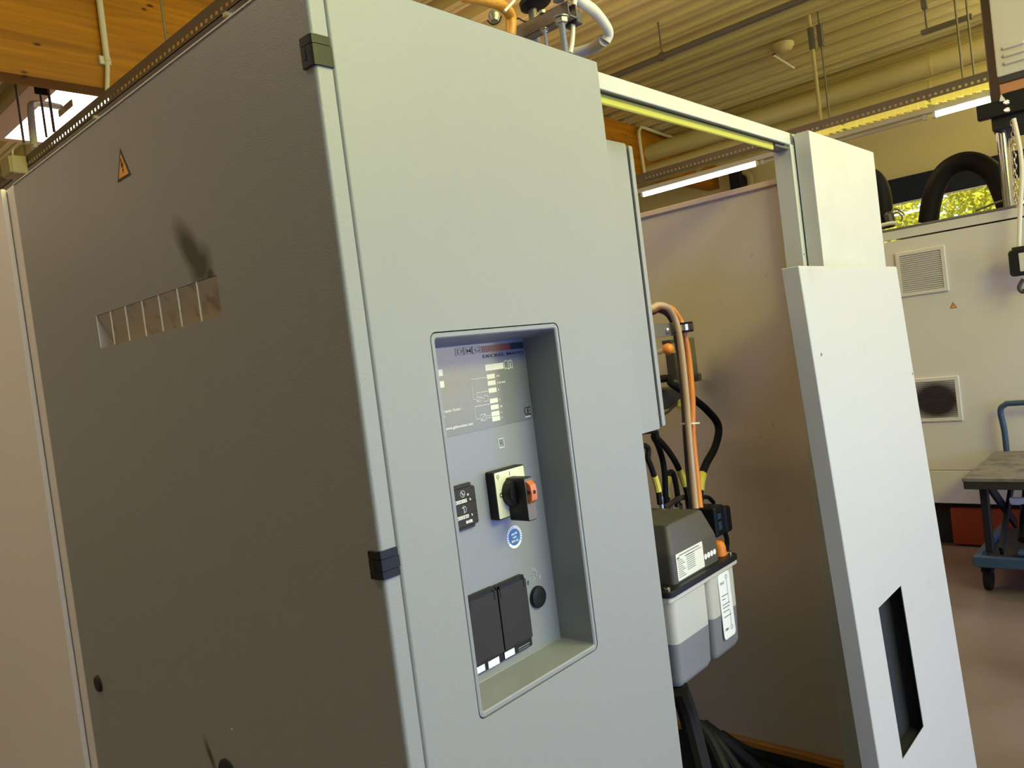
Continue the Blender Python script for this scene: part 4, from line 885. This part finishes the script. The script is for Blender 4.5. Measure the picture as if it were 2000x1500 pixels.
# big hoses on top of the machine
h1 = thing('large_hose', 'thick black hose arching high over the beige machine beside the chrome pipes', 'hose', (5.6, .4, 2.2), 'thick black hoses on the beige machine')
put('hose', tube(B(), [(5.6, 0.6275, 2.237), (5.6, 0.5988, 2.359), (5.6, 0.5542, 2.475), (5.6, 0.4796, 2.572), (5.6, 0.3745, 2.605), (5.6, 0.2784, 2.569), (5.6, 0.1967, 2.469), (5.6, 0.1516, 2.309), (5.6, 0.14, 2.241)], .066, 18, 7), 'rubber', h1)
h2 = thing('large_hose', 'thick black hose half hidden behind the white upper panel', 'hose', (5.5, .9, 2.2), 'thick black hoses on the beige machine')
put('hose', tube(B(), [(5.5, 1.1, 2.58), (5.5, 1.021, 2.636), (5.5, 0.9487, 2.637), (5.5, 0.8964, 2.561), (5.5, 0.8815, 2.435), (5.5, 0.9002, 2.29)], .062, 18, 7), 'rubber', h2)
put('cuff', lathe(B(), [(5.5, 0.8956, 2.3)][0], (0, 0, 1), [(-.05, .075), (.01, .075)], 16), 'black_matt', h2)
t = thing('valve_fitting', 'small dirty pipe fitting with wires between the two black hoses', 'fitting', [(5.4, 0.8073, 2.303)][0])
put('body', lathe(B(), [(5.4, 0.8218, 2.295)][0], (.1, .2, 1), [(-.03, .03), (.03, .035), (.05, .02)], 10), 'grey_box', t)
put('pipe', tube(B(), [(5.35, 0.8659, 2.258), (5.35, 0.8042, 2.26), (5.35, 0.7645, 2.252)], .014, 8), 'white_hose', t)
put('wire', tube(B(), [(5.4, 0.8054, 2.32), (5.4, 0.7703, 2.331), (5.4, 0.7402, 2.295), (5.4, 0.7501, 2.265)], .006, 6), 'bracket', t); put('wire', tube(B(), [(5.4, 0.8188, 2.323), (5.4, 0.781, 2.359), (5.4, 0.7253, 2.31)], .006, 6), 'bracket', t)
tag(put('loose_cable', tube(B(), [(5.3, 0.2726, 2.227), (5.3, 0.1979, 2.243), (5.3, 0.1249, 2.257), (5.3, 0.0782, 2.243)], .007, 8), 'bracket'), 'thin loose cable lying on top of the beige machine', 'cable')

# ------------------------------------------------------------------ hoist column above the machine
hx = 5.35
hb = thing('hoist_box', 'beige louvred electrical box on the hoist column at the top right', 'enclosure', (hx, 0, 3.0))
q = [(5.2, 0.0607, 3.006), (5.2, 0.0515, 3.673)]
put('housing', box(B(), (5.2, -.60, q[0][2]), (5.5, q[0][1], 3.95), .012, seg=2), 'beige', hb)
for pa, pb in (((1957, 95), (1987, 86)), ((1958, 107), (1989, 98)), ((1960, 120), (1991, 110))):
    a = Vector([(5.19, 0.0164, 3.169)][0]) ; k = {95: 0, 107: 1, 120: 2}[pa[1]]
    bm = B(); c = a - Vector((0, 0, k*.047)); box(bm, (5.182, c.y-.118, c.z-.010), (5.202, c.y, c.z+.012), .006); put('louvre', bm, 'beige', hb)
q2 = [(5.2, 0.0578, 3.486), (5.2, 0.0784, 2.874)]
co = thing('hoist_column', 'dark square column behind the beige louvred box', 'column', (5.5, .08, 2.2))
put('post', box(B(), (5.52, q[0][1]-.03, 2.72), (5.60, q[0][1]+.10, 4.7), .006), 'bracket', co)
put('orange_strip', box(B(), (5.22, -.60, q[0][2]-.105), (5.5, q[0][1]-.005, q[0][2]-.04), .004), 'terracotta', hb); put('bottom_rail', box(B(), (5.21, -.60, q[0][2]-.04), (5.5, q[0][1]-.01, q[0][2]-.001), .003), 'grey_box', hb)
bb = thing('hoist_bracket', 'black steel bracket with two bright bolts under the hoist box', 'bracket', (5.3, .1, 2.8))
q3 = [(5.15, 0.1803, 2.857), (5.15, 0.1833, 2.764), (5.15, 0.0229, 2.755), (5.15, 0.1146, 2.686)]
put('front_plate', box(B(), (5.15, -.60, q3[1][2]), (5.20, q3[0][1], q3[0][2]), .004), 'black', bb)
put('top_block', box(B(), (5.20, -.60, q3[0][2]), (5.62, .04, q[0][2]-.106), .004), 'black', bb)
put('lower_block', box(B(), (5.20, -.60, q3[3][2]), (5.60, .115, q3[1][2]+.01), .004), 'black_matt', bb)
for z in (1965, 1967):
    pass
for p in [(5.15, 0.0159, 2.831), (5.15, 0.0175, 2.784)]: put('bolt', lathe(B(), p, (-1, 0, 0), [(-.004, .017), (.006, .017), (.012, .010)], 12), 'chrome', bb)
t = thing('lamp_end_cap', 'small bright cap on the post left of the black bracket', 'cap', [(5.14, 0.0413, 2.863)][0])
bm = B(); prism(bm, [(a[1], a[2]) for a in [(5.14, 0.051, 2.847), (5.14, 0.0391, 2.887), (5.14, 0.023, 2.854), (5.14, 0.0242, 2.841)]], 5.14, 5.16, TX); put('cap', bm, 'label', t)
for i, (pp, r, lab) in enumerate((([(5.3, 0.0775, 2.712), (5.3, 0.0799, 2.223)], .034, 'thick chrome pipe below the black hoist bracket'), ([(5.42, 0.054, 2.727), (5.42, 0.0703, 2.235)], .014, 'thin brass-toned pipe beside the thick chrome pipe'))):
    a, b = pp; tag(put('chrome_pipe', cyl(B(), (b[0], b[1], 2.205), (b[0], b[1], q3[3][2]+.01), r, 18), 'chrome'), lab, 'pipe', 'chrome pipes under the hoist')
# chain: links
pc = [(5.12, -0.0077, 2.71), (5.12, 0.0158, 2.182)]
t = thing('hoist_chain', 'steel chain hanging beside the chrome pipes', 'chain', pc[0])
a, b = Vector(pc[0]), Vector(pc[1]); n = 16
for k in range(n):
    c = a.lerp(b, (k+.5)/n); L = (a-b).length/n*.62; bm = B()
    if k % 2: pts = [(c.x+.010*math.cos(2*math.pi*j/10), c.y, c.z+L*math.sin(2*math.pi*j/10)) for j in range(11)]
    else: pts = [(c.x, c.y+.010*math.cos(2*math.pi*j/10), c.z+L*math.sin(2*math.pi*j/10)) for j in range(11)]
    put('chain_link', tube(bm, pts, .0035, 6, 1, False), 'chrome', t)
tag(put('pendant_cable', tube(B(), [(5.08, -0.0222, 2.709), (5.06, -0.0403, 2.522), (5.05, -0.0385, 2.367), (5.05, -0.0063, 2.127), (5.05, 0.0196, 1.897)], .013, 10), 'white_hose'), 'white control cable hanging down to the black pendant', 'cable')
q = [(5, 0.0683, 1.921), (5, 0.0717, 1.765), (5, -0.0436, 1.783)]
t = thing('hoist_pendant', 'black hand control pendant hanging in front of the beige machine', 'remote', (5.0, 0, 1.8))
bm = B(); loft(bm, [(rr(-.115, q[0][1], q[1][2]-.004, q[0][2], .020), 5.06), (rr(-.115, q[0][1], q[1][2]-.004, q[0][2], .020), 5.0), (rr(-.108, q[0][1]-.007, q[1][2]+.003, q[0][2]-.007, .018), 4.99)], True, True, TX); put('body', bm, 'black', t)
put('top_cap', box(B(), (5.005, -.115, q[0][2]-.004), (5.055, q[0][1]-.02, q[0][2]+.016), .004), 'black_matt', t)
bm = B(); box(bm, (4.986, -.10, q[1][2]+.02), (4.992, q[0][1]-.055, q[0][2]-.025), .002); put('button_field', bm, 'beige', t)
hk = [(5.03, 0.0069, 1.738), (5.03, 0.0282, 1.708), (5.03, 0.0331, 1.683), (5.03, 0.019, 1.662), (5.03, 0.0022, 1.672)]
t = thing('hoist_hook', 'small dark hook hanging under the black pendant', 'hook', hk[0])
put('hook', tube(B(), hk, .012, 10), 'grey_box', t)

# ------------------------------------------------------------------ blue scissor lift table
lt = thing('lift_table', 'blue scissor lift table with worn steel top and push handle', 'lift table', (4.6, 0, 0))
put('table_top', box(B(), (4.20, -.55, .655), (5.08, .268, .675), .002), 'table_top', lt)
put('top_apron', box(B(), (4.205, -.55, .612), (5.075, .264, .656), .003), 'brown_black', lt)
put('push_handle', tube(B(), [(5.10, .205, .62), (5.10, .205, .80), (5.10, .215, .93), (5.10, .185, .968), (5.10, .14, .975), (5.10, -.2, .975), (5.10, -.45, .975)], .0175, 12, 4), 'blue', lt)
for nm, x0, z0, x1, z1, y in (('scissor_arm', 4.32, .62, 4.95, .24, .16), ('scissor_arm', 4.32, .24, 4.95, .62, .13)):
    a = Vector((x0, y, z0)); b = Vector((x1, y, z1)); d = (b-a).normalized(); n_ = Vector((-d.z, 0, d.x))*.028; bm = B()
    vs = [bm.verts.new(p+Vector((0, dy, 0))) for dy in (0, .018) for p in (a+n_, a-n_, b-n_, b+n_)]
    for f in ((0, 1, 2, 3), (7, 6, 5, 4), (0, 4, 5, 1), (1, 5, 6, 2), (2, 6, 7, 3), (3, 7, 4, 0)): bm.faces.new([vs[i] for i in f])
    put(nm, bm, 'black', lt)
put('front_strut', box(B(), (4.275, .165, .24), (4.315, .205, .615), .004), 'black', lt)
bm = B(); cyl(bm, (4.50, .06, .26), (4.80, .06, .50), .028, 14); put('hydraulic_cylinder', bm, 'black', lt)
put('cross_tube', box(B(), (4.62, -.45, .44), (4.66, .13, .475), .004), 'label_white', lt)
put('base_frame', box(B(), (4.24, -.50, .175), (5.02, .262, .20), .004), 'black_matt', lt)
put('base_frame_rim', box(B(), (4.235, -.50, .165), (4.275, .266, .225), .004), 'blue', lt); put('base_frame_rim', box(B(), (4.275, .226, .165), (5.02, .266, .225), .004), 'blue', lt)
put('pump_pedal', box(B(), (4.30, -.10, .22), (4.38, .06, .245), .006), 'blue', lt)
for x, y in ((4.37, .225), (4.37, -.42), (4.93, .225), (4.93, -.42)):
    wl = put('wheel', lathe(B(), (x, y-.020, .066), (0, 1, 0), [(0, .052), (.004, .066), (.036, .066), (.040, .052)], 24), 'rubber', lt)
    put('hub', lathe(B(), (x, y+.019, .066), (0, 1, 0), [(0, .024), (.005, .020)], 14), 'steel', wl)
    put('fork', box(B(), (x-.025, y-.030, .10), (x+.025, y+.030, .168), .004), 'black', lt)
